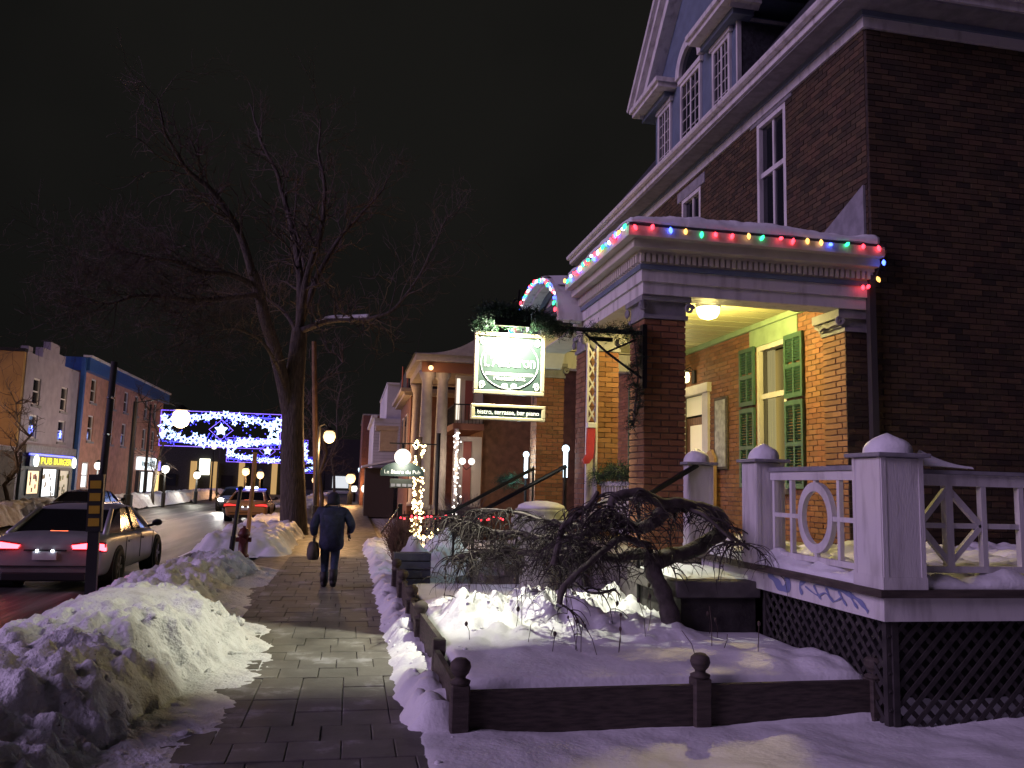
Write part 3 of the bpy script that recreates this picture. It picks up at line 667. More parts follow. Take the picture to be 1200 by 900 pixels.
tag(MB().ball((XW-.45, 10.0, 4.22), .12, 12, 8, 1.3, 1, .7).box(XW-.52, XW-.38, 9.93, 10.07, 4.28, 4.36).build('ceiling_speaker', M['black'], smooth=True), 'black dome speaker under the porch ceiling near the shuttered window', 'speaker')
nbd = thing('notice_board', (XW-.03, 13.2, 2.1), 'framed notice board on the porch brick wall left of the shutters', 'notice board')
MB().box(XW-.06, XW-.018, 12.95, 13.45, 2.05, 3.30, .01).build('frame', M['wood'], nbd)
MB().box(XW-.066, XW-.061, 13.0, 13.4, 2.1, 3.25).build('sheet', mat('notice_paper', (.36, .36, .30), .6, var=.35, vscale=9, detail=2), nbd)
tag(MB().prism([(13.30, 1.0), (13.62, 1.0), (13.58, 2.35), (13.42, 2.40), (13.28, 2.25)], XW-.14, XW-.09).build('leaning_board', mat('tan_board', (.36, .22, .10), .7, var=.15)), 'tan board leaning on the porch wall under the notice board', 'board')
# ---- terrace railings and posts, deck edge, lattice
ter = thing('terrace', (4.0, 5.6, 0), 'raised wooden terrace with white fascia and diamond lattice skirt beside the house', 'terrace')
TX, TY, TE = 3.95, 5.6, 9.2
MB().box(TX-.05, TE, TY-.05, YN-.12, DK-.05, DK-.002).build('deck', fl, ter)
MB().box(TX-.07, TX-.052, TY-.07, YN-.1, DK-.06, DK-.0).box(TX-.052, TE, TY-.07, TY-.052, DK-.06, DK-.0).build('edge_board', M['wood'], ter)
fas = MB().box(TX, TX+.03, TY, YN-.15, .76, DK-.055).box(TX+.03, TE, TY, TY+.03, .76, DK-.055).build('fascia', M['white'], ter)
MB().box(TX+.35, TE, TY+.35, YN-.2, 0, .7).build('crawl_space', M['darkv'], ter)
graf = mat('blue_spray', (.19, .22, .40), .6)
g = MB(); gxo = 0.0
def gp(pts): return [(TX-.004, 7.5-1.84*a, .785+.17*b) for a, b in pts]
def ribbon(b, pts, wd):
    global gxo
    gxo += .0008; q = [Vector(v)-Vector((gxo, 0, 0)) for v in gp(pts)]; P = []
    for i in range(len(q)-1):
        a, c, d_, e = q[max(i-1, 0)], q[i], q[i+1], q[min(i+2, len(q)-1)]
        for j in range(6):
            t = j/6; P.append(.5*(2*c+(d_-a)*t+(2*a-5*c+4*d_-e)*t*t+(3*c-a-3*d_+e)*t**3))
    P.append(q[-1]); n0 = len(b.v)
    for i, p in enumerate(P):
        d_ = (P[min(i+1, len(P)-1)]-P[max(i-1, 0)]).normalized(); s_ = Vector((0, -d_.z, d_.y))*wd/2*(.75+.25*math.sin(i*.9)); b.v += [tuple(p+s_), tuple(p-s_)]
    for i in range(len(P)-1): b.f.append((n0+2*i, n0+2*i+1, n0+2*i+3, n0+2*i+2))
ribbon(g, [(.10, .95), (.16, .55), (.24, .2), (.30, .5), (.27, .95)], .10)
g.build('graffiti', graf, fas, recalc=False); g = MB()
ribbon(g, [(.42, .15), (.40, .6), (.47, .95), (.58, .9), (.70, .85), (.80, .7), (.88, .45), (.93, .1)], .05)
for q in (.52, .62, .72, .80): ribbon(g, [(q, .75), (q+.03, .4), (q+.06, .15)], .03)
ribbon(g, [(.45, .6), (.55, .3), (.62, .5), (.68, .2), (.75, .5)], .018)
g.build('graffiti', graf, fas)
# lattice strips, real crossing slats
def lattice(plane, c, u0, u1, v0, v1, sp=.135, wd=.036):
    fr_ = MB()
    f2 = MB()
    if plane == 'x': fr_.box(c-.02, c+.02, u0, u0+.05, v0, v1); f2.box(c-.02, c+.02, u1-.05, u1, v0, v1)
    else: fr_.box(u0, u0+.05, c-.02, c+.02, v0, v1); f2.box(u1-.05, u1, c-.02, c+.02, v0, v1)
    L = fr_.build('lattice_panel', M['lattice'], ter); f2.build('lattice_stile', M['lattice'], L)
    for sgn, dd in ((1, -.006), (-1, .006)):
        hgt = v1-v0; k = u0-hgt if sgn > 0 else u0
        while k < (u1 if sgn > 0 else u1+hgt):
            a0, b0 = k, (k+hgt if sgn > 0 else k-hgt)
            P = [(a0, v0), (b0, v1)]
            def clipu(p, q, U):
                t = (U-p[0])/(q[0]-p[0]); return (U, p[1]+t*(q[1]-p[1]))
            p, q = P
            if max(p[0], q[0]) > u0+.05 and min(p[0], q[0]) < u1-.05:
                if p[0] < u0: p = clipu(p, q, u0)
                if q[0] < u0: q = clipu(p, q, u0)
                if p[0] > u1: p = clipu(p, q, u1)
                if q[0] > u1: q = clipu(p, q, u1)
                if abs(p[0]-q[0]) > .08:
                    A, B = ((c+dd, p[0], p[1]), (c+dd, q[0], q[1])) if plane == 'x' else ((p[0], c+dd, p[1]), (q[0], c+dd, q[1]))
                    MB().bar(A, B, .009, wd, (0, 0, 1) if plane == 'x' else (0, 0, 1)).build('lattice_strip', M['lattice'], L)
            k += sp
lattice('x', TX+.10, TY+.10, 7.6, -.02, .758); lattice('y', TY+.10, TX+.12, 8.2, -.02, .758)
# posts: white boxed newels with dark caps, snow domes separate
def newel(x, y, h=1.0, wd=.30, z=DK, lab=''):
    t = thing('newel_post', (x, y, z), lab, 'post', 'white terrace posts')
    MB().box(x-wd/2, x+wd/2, y-wd/2, y+wd/2, z-.02, z+h-.02, .008).build('shaft', M['white'], t)
    e_ = wd/2
    for sx in (-1, 1):
        for (a0, a1, c0, c1) in ((x+sx*(e_-.022)-.02, x+sx*(e_-.022)+.02, y-e_-.005, y-e_+.004), (x-e_-.005, x-e_+.004, y+sx*(e_-.024)-.018, y+sx*(e_-.024)+.018)):
            MB().box(a0, a1, c0, c1, z+.0, z+h-.02).build('corner_board', M['white'], t)
    MB().box(x-e_-.006, x+e_+.006, y-e_-.0062, y-e_+.003, z-.019, z+.09).box(x-e_-.0062, x-e_+.003, y-e_+.004, y+e_+.006, z-.019, z+.09).build('base_board', M['white'], t)
    MB().box(x-wd/2-.045, x+wd/2+.045, y-wd/2-.045, y+wd/2+.045, z+h-.018, z+h+.015, .006).build('cap', M['stone'], t)
    r = random.Random(int(x*100+y*7))
    def dome(u, v):
        a, q = 2*math.pi*u, math.pi/2*v; rr = (wd/2+.0)*math.cos(q)*(1+.06*math.sin(3*a+x))
        return (x+rr*math.cos(a)+.02*math.sin(q), y+rr*math.sin(a), z+h+.012+.15*math.sin(q)**.8*(1+.1*math.sin(2*a)))
    MB().grid(20, 8, dome).build('snow_cap', M['snow'], t, smooth=True)
newel(TX+.14, TY+.12, 1.0, .36, lab='the nearest and biggest white terrace post, at the deck corner')
newel(TX+.10, 7.60, 1.0, .30, lab='the white terrace post at the far end of the oval railing')
newel(TX+.02, 9.05, 1.0, .30, lab='the white post standing beside the first brick porch pillar')
def railing_oval():
    t = thing('railing', (TX+.12, 6.6, DK), 'white railing panel with a round ring in the middle, between two terrace posts', 'railing')
    x = TX+.12; a, b = 5.92, 7.44; zt, zb = DK+.86, DK+.14
    MB().box(x-.05, x+.05, a, b, zt+.03, zt+.07).build('handrail', M['stone'], t)
    MB().box(x-.03, x+.03, a, b, zt-.05, zt+.028).build('top_rail', M['white'], t); MB().box(x-.03, x+.03, a, b, zb-.05, zb).build('bottom_rail', M['white'], t)
    zc = (zt+zb)/2-.02; yc = (a+b)/2
    for q in (a+.02, yc-.38, yc+.38, b-.06): MB().box(x-.02, x+.02, q, q+.04, zb, zt-.05).build('baluster', M['white'], t)
    MB().box(x-.018, x+.018, a+.06, yc-.26, zc-.02, zc+.02).build('mid_rail', M['white'], t); MB().box(x-.018, x+.018, yc+.26, b-.06, zc-.02, zc+.02).build('mid_rail', M['white'], t)
    for s_ in (-1, 1): MB().box(x-.018, x+.018, yc-.02, yc+.02, zc+(.30 if s_ > 0 else -.36+.02), zc+(.36-.0 if s_ > 0 else -.30)).build('spoke', M['white'], t)
    MB().prism([(yc+.27*math.cos(i*math.pi/18), zc+.31*math.sin(i*math.pi/18)) for i in range(36)]+[], x-.001, x+.001)
    rg = MB(); n = 40
    for i in range(n):
        for rr in (.205, .275):
            for xx in (x-.024, x+.024): rg.v.append((xx, yc+rr*math.cos(2*math.pi*i/n), zc+rr*1.13*math.sin(2*math.pi*i/n)))
    for i in range(n):
        j = (i+1) % n; q = [(0, 1), (1, 3), (3, 2), (2, 0)]
        for c_, d_ in q: rg.f.append((i*4+c_, j*4+c_, j*4+d_, i*4+d_))
    rg.build('ring', M['white'], t)
railing_oval()
def railing_diamond():
    t = thing('railing', (6.0, TY+.12, DK), 'white railing of diamonds and crosses running to the right picture edge', 'railing')
    y = TY+.12; a, b = TX+.34, 8.6; zt, zb = DK+.84, DK+.16
    MB().box(a, b, y-.06, y+.06, zt+.03, zt+.06).build('handrail', M['stone'], t)
    MB().box(a, b, y-.03, y+.03, zt-.06, zt+.028).build('top_rail', M['white'], t); MB().box(a, b, y-.03, y+.03, zb-.05, zb).build('bottom_rail', M['white'], t)
    x = a+.03; k = 0
    MB().box(a, a+.05, y-.025, y+.025, zb, zt-.06).build('baluster', M['white'], t)
    while x < b-.7:
        wd = .58; xc = x+wd/2; zc = (zt-.06+zb)/2
        MB().box(x+wd, x+wd+.045, y-.025, y+.025, zb, zt-.06).build('baluster', M['white'], t)
        MB().box(xc-.03, xc+.03, y-.03, y+.03, zb, zt-.06).build('cross_post', M['white'], t)
        MB().box(x+.03, xc-.03, y-.016, y+.016, zc-.02, zc+.02).build('mid_rail', M['white'], t); MB().box(xc+.03, x+wd, y-.016, y+.016, zc-.02, zc+.02).build('mid_rail', M['white'], t)
        for (p, q) in (((x+.03, zc), (xc, zt-.08)), ((xc, zt-.08), (x+wd, zc)), ((x+wd, zc), (xc, zb+.02)), ((xc, zb+.02), (x+.03, zc))):
            MB().bar((p[0], y-.002, p[1]), (q[0], y-.002, q[1]), .036, .045, (0, 0, 1)).build('diagonal', M['white'], t)
        x += wd+.045+(.30 if k % 2 == 0 else 0); 
        if k % 2 == 0:
            MB().box(x-.30, x, y-.016, y+.016, zc-.02, zc+.02).build('mid_rail', M['white'], t); MB().box(x, x+.045, y-.025, y+.025, zb, zt-.06).build('baluster', M['white'], t); x += .02
        k += 1
railing_diamond()
def rs(u, v):
    x = TX+.42+(.45+1.3*0)*u; return (x, TY+.10+.10*(v-.5)*(1-.3*u), DK+.935-.02*u+(.10*(1-u)**2+.02)*math.sin(math.pi*v)**.5)
tag(MB().grid(20, 8, rs).build('rail_snow', M['snow'], smooth=True), 'small wedge of snow on the railing right of the corner post', 'snow')
def decksnow(u, v):
    x = TX-.03+(TE-TX)*u; y = TY-.03+(8.6-TY)*v
    e = min(1, (x-TX+.05)/.18)*min(1, (y-TY+.05)/.18)
    return (x, y, DK+.002+max(.0, e)**.5*max(.01, .10+.09*fr(x, y, 1.6)+.07*(clump(x, y, 4)-.25)+.02*fr(x, y, 7))+.10*math.exp(-((y-8.1)/.4)**2-((x-4.2)/.4)**2))
tag(slab_from(decksnow, DK+.0005, 130, 80, 'terrace_snow', M['snow']), 'lumpy snow lying on the terrace floor behind the railings', 'snow')
# ---- concrete plinth beside the terrace and the porch steps
pln = thing('stone_plinth', (3.6, 7.8, 0), 'dark low concrete block with a slab top beside the gnarled shrub trunk', 'plinth')
MB().box(3.2, 3.98, 7.65, 8.9, 0, .66).build('block', mat('plinth_concrete', (.045, .040, .038), .9, var=.4, vscale=6, bump=.6), pln)
MB().box(3.12, 4.0, 7.57, 9.0, .662, .82, .012).build('slab', mat('plinth_slab', (.11, .10, .095), .85, var=.3, vscale=6, bump=.4), pln)
tag(MB().grid(24, 24, lambda u, v: (3.2+.75*u, 7.75+1.2*v, .823+.10*(math.sin(math.pi*u)*math.sin(math.pi*v))**.5*(.8+.5*fr(u*2, v*2, 1.5)))).build('plinth_snow', M['snow'], smooth=True), 'snow lying on the dark concrete block beside the shrub', 'snow')
st = thing('porch_steps', (2.6, 13.15, 0), 'concrete steps leading up to the arched porch entrance', 'steps')
for i in range(5): MB().box(PX-.15-.28*(i+1), PX-.15, 12.1+.001*i, 14.2-.001*i, 0, DK-.16*(i+1)+.0).build('step', M['concrete'], st)
for yy in (12.05, 14.25):
    hr = thing('handrail', (2.5, yy, .4), 'dark metal handrail sloping down the %s side of the porch steps' % ('near' if yy < 13 else 'far'), 'handrail')
    MB().tube([(PX-.1, yy, 2.0), (1.75, yy, 1.2), (1.62, yy, 1.18)], .032, 8).build('rail', M['iron'], hr)
    for xx, z0, z1 in ((PX-.12, .95, 1.98), (1.8, .05, 1.22)): MB().tube([(xx, yy, z0), (xx, yy, z1)], .02, 6).build('upright', M['iron'], hr)
hr = thing('handrail', (3.6, 9.1, 1.4), 'short dark handrail rising to the white post beside the first brick pillar', 'handrail')
MB().bar((3.15, 8.75, 1.55), (3.92, 8.9, 1.98), .045, .05).build('rail', M['iron'], hr); MB().tube([(3.17, 8.76, .1), (3.17, 8.76, 1.55)], .02, 6).build('upright', M['iron'], hr)
# white picket-like porch balustrade between the pillars
for (a, b, lab) in ((YN+.62, 11.5, 'white porch balustrade behind the shrub, between first and second pillar'),):
    t = thing('balustrade', (PX+.3, (a+b)/2, DK), lab, 'railing')
    MB().box(PX+.24, PX+.34, a, b, 1.72, 1.78).build('handrail', M['white'], t); MB().box(PX+.26, PX+.32, a, b, 1.10, 1.15).build('bottom_rail', M['white'], t)
    y = a+.06
    while y < b: MB().box(PX+.27, PX+.31, y-.022, y+.022, 1.15, 1.72).build('baluster', M['white'], t); y += .125
# ---- low timber fence round the garden
wf = thing('garden_fence', (.82, 5.95, 0), 'low dark timber garden fence with ball-topped posts along the sidewalk', 'fence')
def fpost(x, y, h=.40):
    p = MB().box(x-.065, x+.065, y-.065, y+.065, -.1, h-.04, .01).build('post', M['wood'], wf)
    MB().lathe([(.07, h-.04), (.075, h-.02), (.04, h-.005), (.04, h+.01), (.062, h+.035), (.075, h+.07), (.068, h+.105), (.04, h+.13), (.005, h+.138)], (x, y, 0), 12).build('ball_finial', M['wood'], p, smooth=True)
def fboard(a, b, z0, z1, th=.045): MB().bar((a[0], a[1], (z0+z1)/2+a[2]), (b[0], b[1], (z0+z1)/2+b[2]), th, z1-z0).build('board', M['woodh'], wf)
fpost(.82, 5.85, .36); fpost(2.62, 5.90, .36); fpost(4.08, 5.93, .32)
fboard((.86, 5.86, 0), (2.58, 5.90, 0), -.06, .27); fboard((2.66, 5.90, 0), (4.04, 5.92, .0), -.06, .27)
ys = [5.85, 8.6, 9.75, 11.25, 12.6]
for i, y in enumerate(ys[1:]): fpost(.78-.01*i, y, .36+.02*i)
for i, (a, b) in enumerate(zip(ys, ys[1:])):
    dz = .03*i
    if i == 0:
        fboard((.81, a+.06, 0), (.79, 7.25, 0), -.02, .30); fboard((.84, 7.15, .04), (.79, b-.05, .05), .0, .33)
        MB().box(.76, .87, 7.14, 7.24, -.05, .38, .008).build('post', M['wood'], wf)
    else: fboard((.78, a+.06, dz), (.77, b-.06, dz), .0, .33)
bx = thing('planter_box', (.95, 12.7, 0), 'blue-grey slatted planter box at the far end of the garden fence', 'planter')
for k in range(4): MB().box(.72, 1.28, 12.75, 12.79, .12+.13*k, .235+.13*k, .006).build('slat', mat('greyblue_board%d' % k, (.10, .12, .15), .7, var=.2), bx)
MB().box(.72, 1.28, 12.80, 13.3, .1, .6).build('box', M['lattice'], bx)
# planter urn behind the shrub
u = thing('stone_urn', (2.58, 11.0, 0), 'wide pale banded stone urn with a snow top behind the gnarled shrub', 'urn')
MB().lathe([(.26, .1), (.28, .5), (.22, .6), (.20, .72), (.30, .85), (.37, 1.0), (.40, 1.12), (.37, 1.15), (.41, 1.20), (.41, 1.25), (.36, 1.28), (.37, 1.34), (.35, 1.38), (.30, 1.39)], (2.58, 11.0, 0), 28).build('bowl', mat('urn_stone', (.36, .38, .30), .8, var=.2, vscale=8, bump=.4), u, smooth=True)
tag(MB().lathe([(.33, 1.385), (.31, 1.43), (.22, 1.47), (.08, 1.49), (.003, 1.492)], (2.58, 11.0, 0), 20).build('urn_snow', M['snow'], smooth=True), 'snow cap on the pale stone urn', 'snow')
# ------------------------------------------------------------------ the weeping gnarled shrub
def smooth_path(pts, k=5):
    pts = [Vector(p) for p in pts]; o = []
    for i in range(len(pts)-1):
        p0 = pts[max(i-1, 0)]; p1 = pts[i]; p2 = pts[i+1]; p3 = pts[min(i+2, len(pts)-1)]
        for j in range(k):
            t = j/k; o.append(0.5*((2*p1)+(p2-p0)*t+(2*p0-5*p1+4*p2-p3)*t*t+(3*p1-p0-3*p2+p3)*t**3))
    o.append(pts[-1]); return o
def lerp_r(rs, n): return [rs[0]+(rs[1]-rs[0])*i/(n-1) for i in range(n)]
sh = thing('weeping_shrub', (3.06, 7.6, .2), 'bare gnarled weeping shrub with a twisted trunk arching over the snowy garden', 'shrub')
rs_ = random.Random(21)
def SP(l, Y0=7.6):   # (px, py, depth offset)
    return [at(a, b, Y=Y0+c) for a, b, c in l]
limbs = [
 ([(788, 748, 0), (784, 715, 0), (775, 690, .02), (766, 668, .05), (762, 652, .1)], .085, .075),
 ([(764, 660, .08), (790, 650, .15), (822, 640, .2), (845, 622, .2), (842, 604, .15), (820, 595, .1), (798, 592, .05), (778, 600, 0)], .085, .055),
 ([(845, 610, .2), (825, 600, .1), (800, 590, .0), (775, 588, -.1), (752, 578, -.2), (735, 577, -.2), (720, 583, -.2), (714, 598, -.2)], .06, .035),
 ([(778, 600, 0), (765, 612, .0), (748, 618, .05), (730, 610, .1), (716, 600, .15), (700, 603, .2), (688, 612, .2)], .07, .03),
 ([(762, 652, .1), (745, 650, .2), (720, 655, .25), (700, 645, .3), (680, 640, .3), (660, 645, .3)], .06, .03),
 ([(700, 575, -.1), (690, 592, -.1), (672, 606, -.1), (660, 618, -.1), (655, 640, -.1), (648, 662, -.1)], .02, .035),
 ([(720, 610, .1), (690, 622, .3), (650, 632, .6), (610, 625, .9), (575, 622, 1.1), (545, 612, 1.3), (520, 606, 1.4)], .045, .018),
 ([(700, 645, .3), (670, 655, .5), (630, 650, .8), (590, 645, 1.0), (555, 650, 1.1), (530, 655, 1.2)], .045, .02),
 ([(715, 600, .1), (680, 615, .3), (640, 610, .6), (600, 600, 1.0), (560, 598, 1.3)], .03, .012),
 ([(760, 640, .1), (730, 632, .0), (700, 650, -.1), (675, 675, -.2), (660, 690, -.2), (656, 706, -.2)], .035, .028),
 ([(790, 598, .1), (760, 585, .25), (730, 585, .4), (700, 592, .5), (670, 608, .6)], .035, .012),
 ([(840, 615, .2), (862, 632, .1), (880, 645, .0)], .03, .01),
 ([(800, 592, .1), (825, 605, -.2), (850, 625, -.35), (865, 640, -.4)], .025, .008),
 ([(722, 690, 0), (700, 695, .0), (685, 690, .05), (675, 682, .1)], .012, .01),
]
tb = MB(); roots = []
for i, (l, r0, r1) in enumerate(limbs):
    p = smooth_path(SP(l), 5)
    p = [q+Vector((noise.noise(q*6), noise.noise(q*6+Vector((9, 0, 0))), noise.noise(q*6+Vector((0, 9, 0)))))*.022 for q in p]
    rr = [r*(.88+.3*abs(noise.noise(q*9))) for r, q in zip(lerp_r((r0, r1), len(p)), p)]
    rr = [q*1.08 for q in rr]; b = MB().tube(p, rr, 9); b.build('trunk' if i == 0 else 'limb', M['gnarl'], sh, smooth=True)
    if i >= 1: roots += [(q, i) for q in p]
tw = MB()
def droop(p, d, ln, r, dep):
    n = 7; pts = [p.copy()]; q = p.copy(); v = d.copy()
    for k in range(n):
        v = (v+Vector((rs_.gauss(0, .16), rs_.gauss(0, .16), -.20-.03*k+rs_.gauss(0, .08)))).normalized()
        q = q+v*ln/n
        if q.z < .36: break
        pts.append(q.copy())
    if len(pts) < 3: return
    tw.tube(pts, [r*(1-.75*i/len(pts)) for i in range(len(pts))], 4 if r > .006 else 3, cap=False)
    if dep > 0:
        for k in range(rs_.randint(3, 5)):
            i = rs_.randint(1, len(pts)-1); a = rs_.uniform(0, 6.28)
            droop(pts[i], Vector((math.cos(a), math.sin(a), .2)), ln*rs_.uniform(.45, .8), r*.55, dep-1)
for k in range(230):
    q, i = rs_.choice(roots); a = rs_.uniform(0, 6.28)
    if i == 13 and rs_.random() < .8: continue
    droop(q, Vector((math.cos(a)*1.0, math.sin(a)*.8, rs_.uniform(-.1, .6))).normalized(), rs_.uniform(.22, .5), rs_.uniform(.007, .014), 1)
left = [q for q, i in roots if i in (6, 7, 8)]
for k in range(250):
    q = rs_.choice(left); a = rs_.uniform(0, 6.28)
    droop(q, Vector((math.cos(a), math.sin(a)*.8, rs_.uniform(0, .5))).normalized(), rs_.uniform(.25, .6), rs_.uniform(.005, .010), 1)
M['shrub_twig'] = mat('shrub_twig', (.034, .026, .024), .85, var=.3, vscale=8)
o = tw.build('twigs', M['shrub_twig'], sh, recalc=False); o['kind'] = 'stuff'
# dry seed heads and stalks poking out of the garden snow
sd_ = MB()
for k in range(46):
    x = rs_.uniform(1.0, 3.6); y = rs_.uniform(6.4, 9.6); z = yard(x, y); h = rs_.uniform(.08, .36)
    tip = Vector((x+rs_.gauss(0, .04), y+rs_.gauss(0, .03), z+h)); sd_.tube([(x, y, z-.03), ((x+tip.x)/2+.01, y, z+h*.55), tip], .0035, 4)
    if rs_.random() < .6: sd_.ball(tip, rs_.uniform(.010, .020), 6, 4, 1, 1, 1.5)
tag(sd_.build('dry_stalks', M['twig']), 'thin dry flower stalks and seed heads sticking out of the garden snow', 'stalks', kind='stuff')
# brown leafless hedge shrub by the walk
def bush(name, c, rx, ry, h, n, label, m, seed, group=None):
    t = thing(name, c, label, 'shrub', group); r = random.Random(seed); b = MB(); s_ = MB()
    for k in range(6):
        a = r.uniform(0, 6.28); s_.tube([(c[0]+.05*math.cos(a), c[1]+.05*math.sin(a), c[2]), (c[0]+rx*.3*math.cos(a), c[1]+ry*.3*math.sin(a), c[2]+h*.5)], [.025, .012], 5)
    s_.build('stem', M['twig'], t)
    for k in range(n):
        a = r.uniform(0, 6.28); e = r.uniform(.1, 1); q = Vector((c[0], c[1], c[2]+h*.1)); pts = [q]
        d_ = Vector((math.cos(a)*rx*e, math.sin(a)*ry*e, h*r.uniform(.5, 1)))
        for j in range(1, 5): pts.append(q+d_*j/4+Vector((r.gauss(0, .04), r.gauss(0, .04), r.gauss(0, .03))))
        b.tube(pts, [.007, .006, .005, .004, .002], 3, cap=False)
        for j in (2, 3): b.tube([pts[j], pts[j]+Vector((r.gauss(0, .12), r.gauss(0, .12), r.uniform(.02, .2)))], [.004, .002], 3, cap=False)
    o = b.build('twigs', m, t, recalc=False); o['kind'] = 'stuff'; return t
M['brownhedge'] = mat('brown_hedge', (.13, .075, .04), .9, var=.3, vscale=10)
bush('hedge_shrub', (.98, 16.2, 0), .34, .7, .95, 420, 'brown leafless hedge shrub beside the walk, past the planter box', M['brownhedge'], 4)
bush('hedge_shrub', (2.3, 17.0, .1), .55, .7, 1.3, 330, 'dark tangled bare bush in front of the iron fence', M['twig'], 9)
SX0 = 1.30
# ------------------------------------------------------------------ fir boughs
def fir(b, path, rad, n, ln, rng_):
    P = smooth_path([Vector(q) for q in path], 4)
    for k in range(n):
        t = rng_.random()*(len(P)-1.001); i = int(t); q = P[i].lerp(P[i+1], t-i)
        a = Vector((rng_.gauss(0, 1), rng_.gauss(0, 1), rng_.gauss(0, 1))).normalized()
        r0 = q+a*rad*rng_.random()*.6; tip = r0+a*ln*rng_.uniform(.6, 1.2)+Vector((0, 0, -.02)); s_ = a.orthogonal().normalized()
        # a sprig: spine and needles
        for j in range(6):
            c = r0.lerp(tip, j/6); sd2 = (s_ if j % 2 else -s_); nd = (a*.5+sd2+Vector((rng_.gauss(0, .3), rng_.gauss(0, .3), rng_.gauss(0, .3)))).normalized()
            e = c+nd*ln*.42; wv = nd.cross(a).normalized()*.004 if nd.cross(a).length > 1e-3 else Vector((.004, 0, 0))
            b.add([c-wv, c+wv, e], [(0, 1, 2)]); wv2 = nd.cross(wv).normalized()*.004; b.add([c-wv2, c+wv2, e], [(0, 1, 2)])
    return b
rg_ = random.Random(8)
gl = fir(MB(), [at(558, 380, Y=8.97), at(600, 374, Y=8.96), at(645, 386, Y=8.97), at(700, 386, Y=9.0), at(742, 388, Y=9.0)], .06, 620, .12, rg_)
fir(gl, [at(742, 388, Y=9.0), at(752, 415, Y=9.0), at(738, 440, Y=9.0), at(750, 465, Y=9.0), at(740, 500, Y=9.0)], .05, 300, .10, rg_)
go = thing('fir_garland', tuple(at(742, 500, Y=9.0)), 'fir garland wound along the sign arm and down the first brick pillar', 'garland')
fir(gl, [(SX0+.02, 8.70, 3.57), (1.5, 8.58, 3.60), (1.75, 8.58, 3.56), (2.0, 8.66, 3.56), (2.2, 8.9, 3.5)], .07, 560, .11, rg_)
gg = gl.build('foliage', M['needle'], go, recalc=False); gg['kind'] = 'stuff'
MB().tube([at(558, 380, Y=8.97), at(645, 384, Y=8.97), at(742, 388, Y=9.0), at(748, 440, Y=9.0), at(742, 500, Y=9.0)], .012, 6).build('stem', M['twig'], go)
for (pts_, n_, lab, loc) in (([(PX+.2, 9.9, 1.86), (PX+.2, 10.6, 1.92), (PX+.2, 11.4, 1.84)], 420, 'fir boughs laid along the porch balustrade behind the shrub', (PX+.2, 10.6, 1.8)),
                   ([(PX-.2, 15.3, 1.75), (PX-.2, 16.0, 1.8), (PX-.2, 17.0, 1.75)], 240, 'fir boughs on the far porch rail below the hanging sign', (PX-.2, 16, 1.7))):
    t = thing('fir_boughs', loc, lab, 'garland')
    x = fir(MB(), [Vector(p) for p in pts_], .13, n_, .16, rg_).build('foliage', M['needle'], t, recalc=False); x['kind'] = 'stuff'
    MB().tube([Vector(p) for p in pts_], .02, 5).build('stem', M['twig'], t)
# ------------------------------------------------------------------ hanging sign, arm, flood lamp
SY = 9.0; SX0, SX1, SZ0, SZ1 = 1.30, 2.11, 2.70, 3.40; SM = (SX0+SX1)/2
arm = thing('sign_bracket', (3.3, SY, 3.4), 'black iron bracket holding the lit sign out from the porch pillar', 'bracket')
MB().bar((1.25, SY, 3.50), (3.32, SY, 3.50), .035, .045).build('arm', M['iron'], arm)
MB().tube([(2.55, SY, 3.49), (2.85, SY, 3.25), (3.30, SY, 2.95)], .014, 6).tube([(2.85, SY, 3.25), (3.20, SY, 3.42)], .012, 6).build('brace', M['iron'], arm)
MB().bar((1.33, SY, 3.52), (1.78, SY, 3.80), .02, .02).bar((1.78, SY, 3.62), (1.80, SY, 3.92), .02, .02).build('stay', M['iron'], arm)
MB().box(3.27, 3.325, SY-.05, SY+.05, 2.85, 3.6).build('wall_plate', M['iron'], arm)
for xx in (SX0+.12, SX1-.12): MB().tube([(xx, SY, 3.48), (xx, SY, SZ1)], .008, 5).build('hanger', M['iron'], arm)
sg = thing('hanging_sign', (SM, SY, SZ0), 'square dark green scrolled sign in a pale frame, glaring under its flood lamp', 'sign')
MB().box(SX0+.03, SX1-.03, SY-.018, SY+.018, SZ0+.03, SZ1-.03).build('board', M['signgreen'], sg)
for a in ((SX0, SX1, SZ0, SZ0+.045), (SX0, SX1, SZ1-.045, SZ1), (SX0, SX0+.045, SZ0+.045, SZ1-.045), (SX1-.045, SX1, SZ0+.045, SZ1-.045)):
    MB().box(a[0], a[1], SY-.035, SY+.035, a[2], a[3], .006).build('frame', M['gold'], sg)
oc = (SM, (SZ0+SZ1)/2)
sc = MB().tube([(oc[0]+.33*math.cos(i*math.pi/24), SY-.021, oc[1]+.285*math.sin(i*math.pi/24)) for i in range(48)], .005, 5, closed=True)
for sx in (-1, 1):
    for sz in (-1, 1):
        c = (oc[0]+sx*.315, oc[1]+sz*.255)
        sc.tube([(c[0]-sx*.035*math.cos(t)*(1-t/14), SY-.021, c[1]-sz*.05*math.sin(t)*(1-t/14)) for t in [i*.45 for i in range(24)]], .006, 5)
    c = (oc[0]+sx*.05, oc[1]-.255)
    sc.tube([(c[0]+sx*.035*math.cos(t)*(1-t/14), SY-.021, c[1]+.028*math.sin(t)*(1-t/14)) for t in [i*.45 for i in range(24)]], .006, 5)
sc.build('scrollwork', M['signwhite'], sg)
text('lettering', "L'Auberon", .19, M['signwhite'], sg, (SM, SY-.02, oc[1]+.02), width=.58)
MB().box(SM-.27, SM+.27, SY-.022, SY-.019, oc[1]-.135, oc[1]-.105).build('swash', M['signwhite'], sg)
text('lettering', 'restaurant', .07, M['signwhite'], sg, (SM, SY-.02, oc[1]-.165), width=.36)
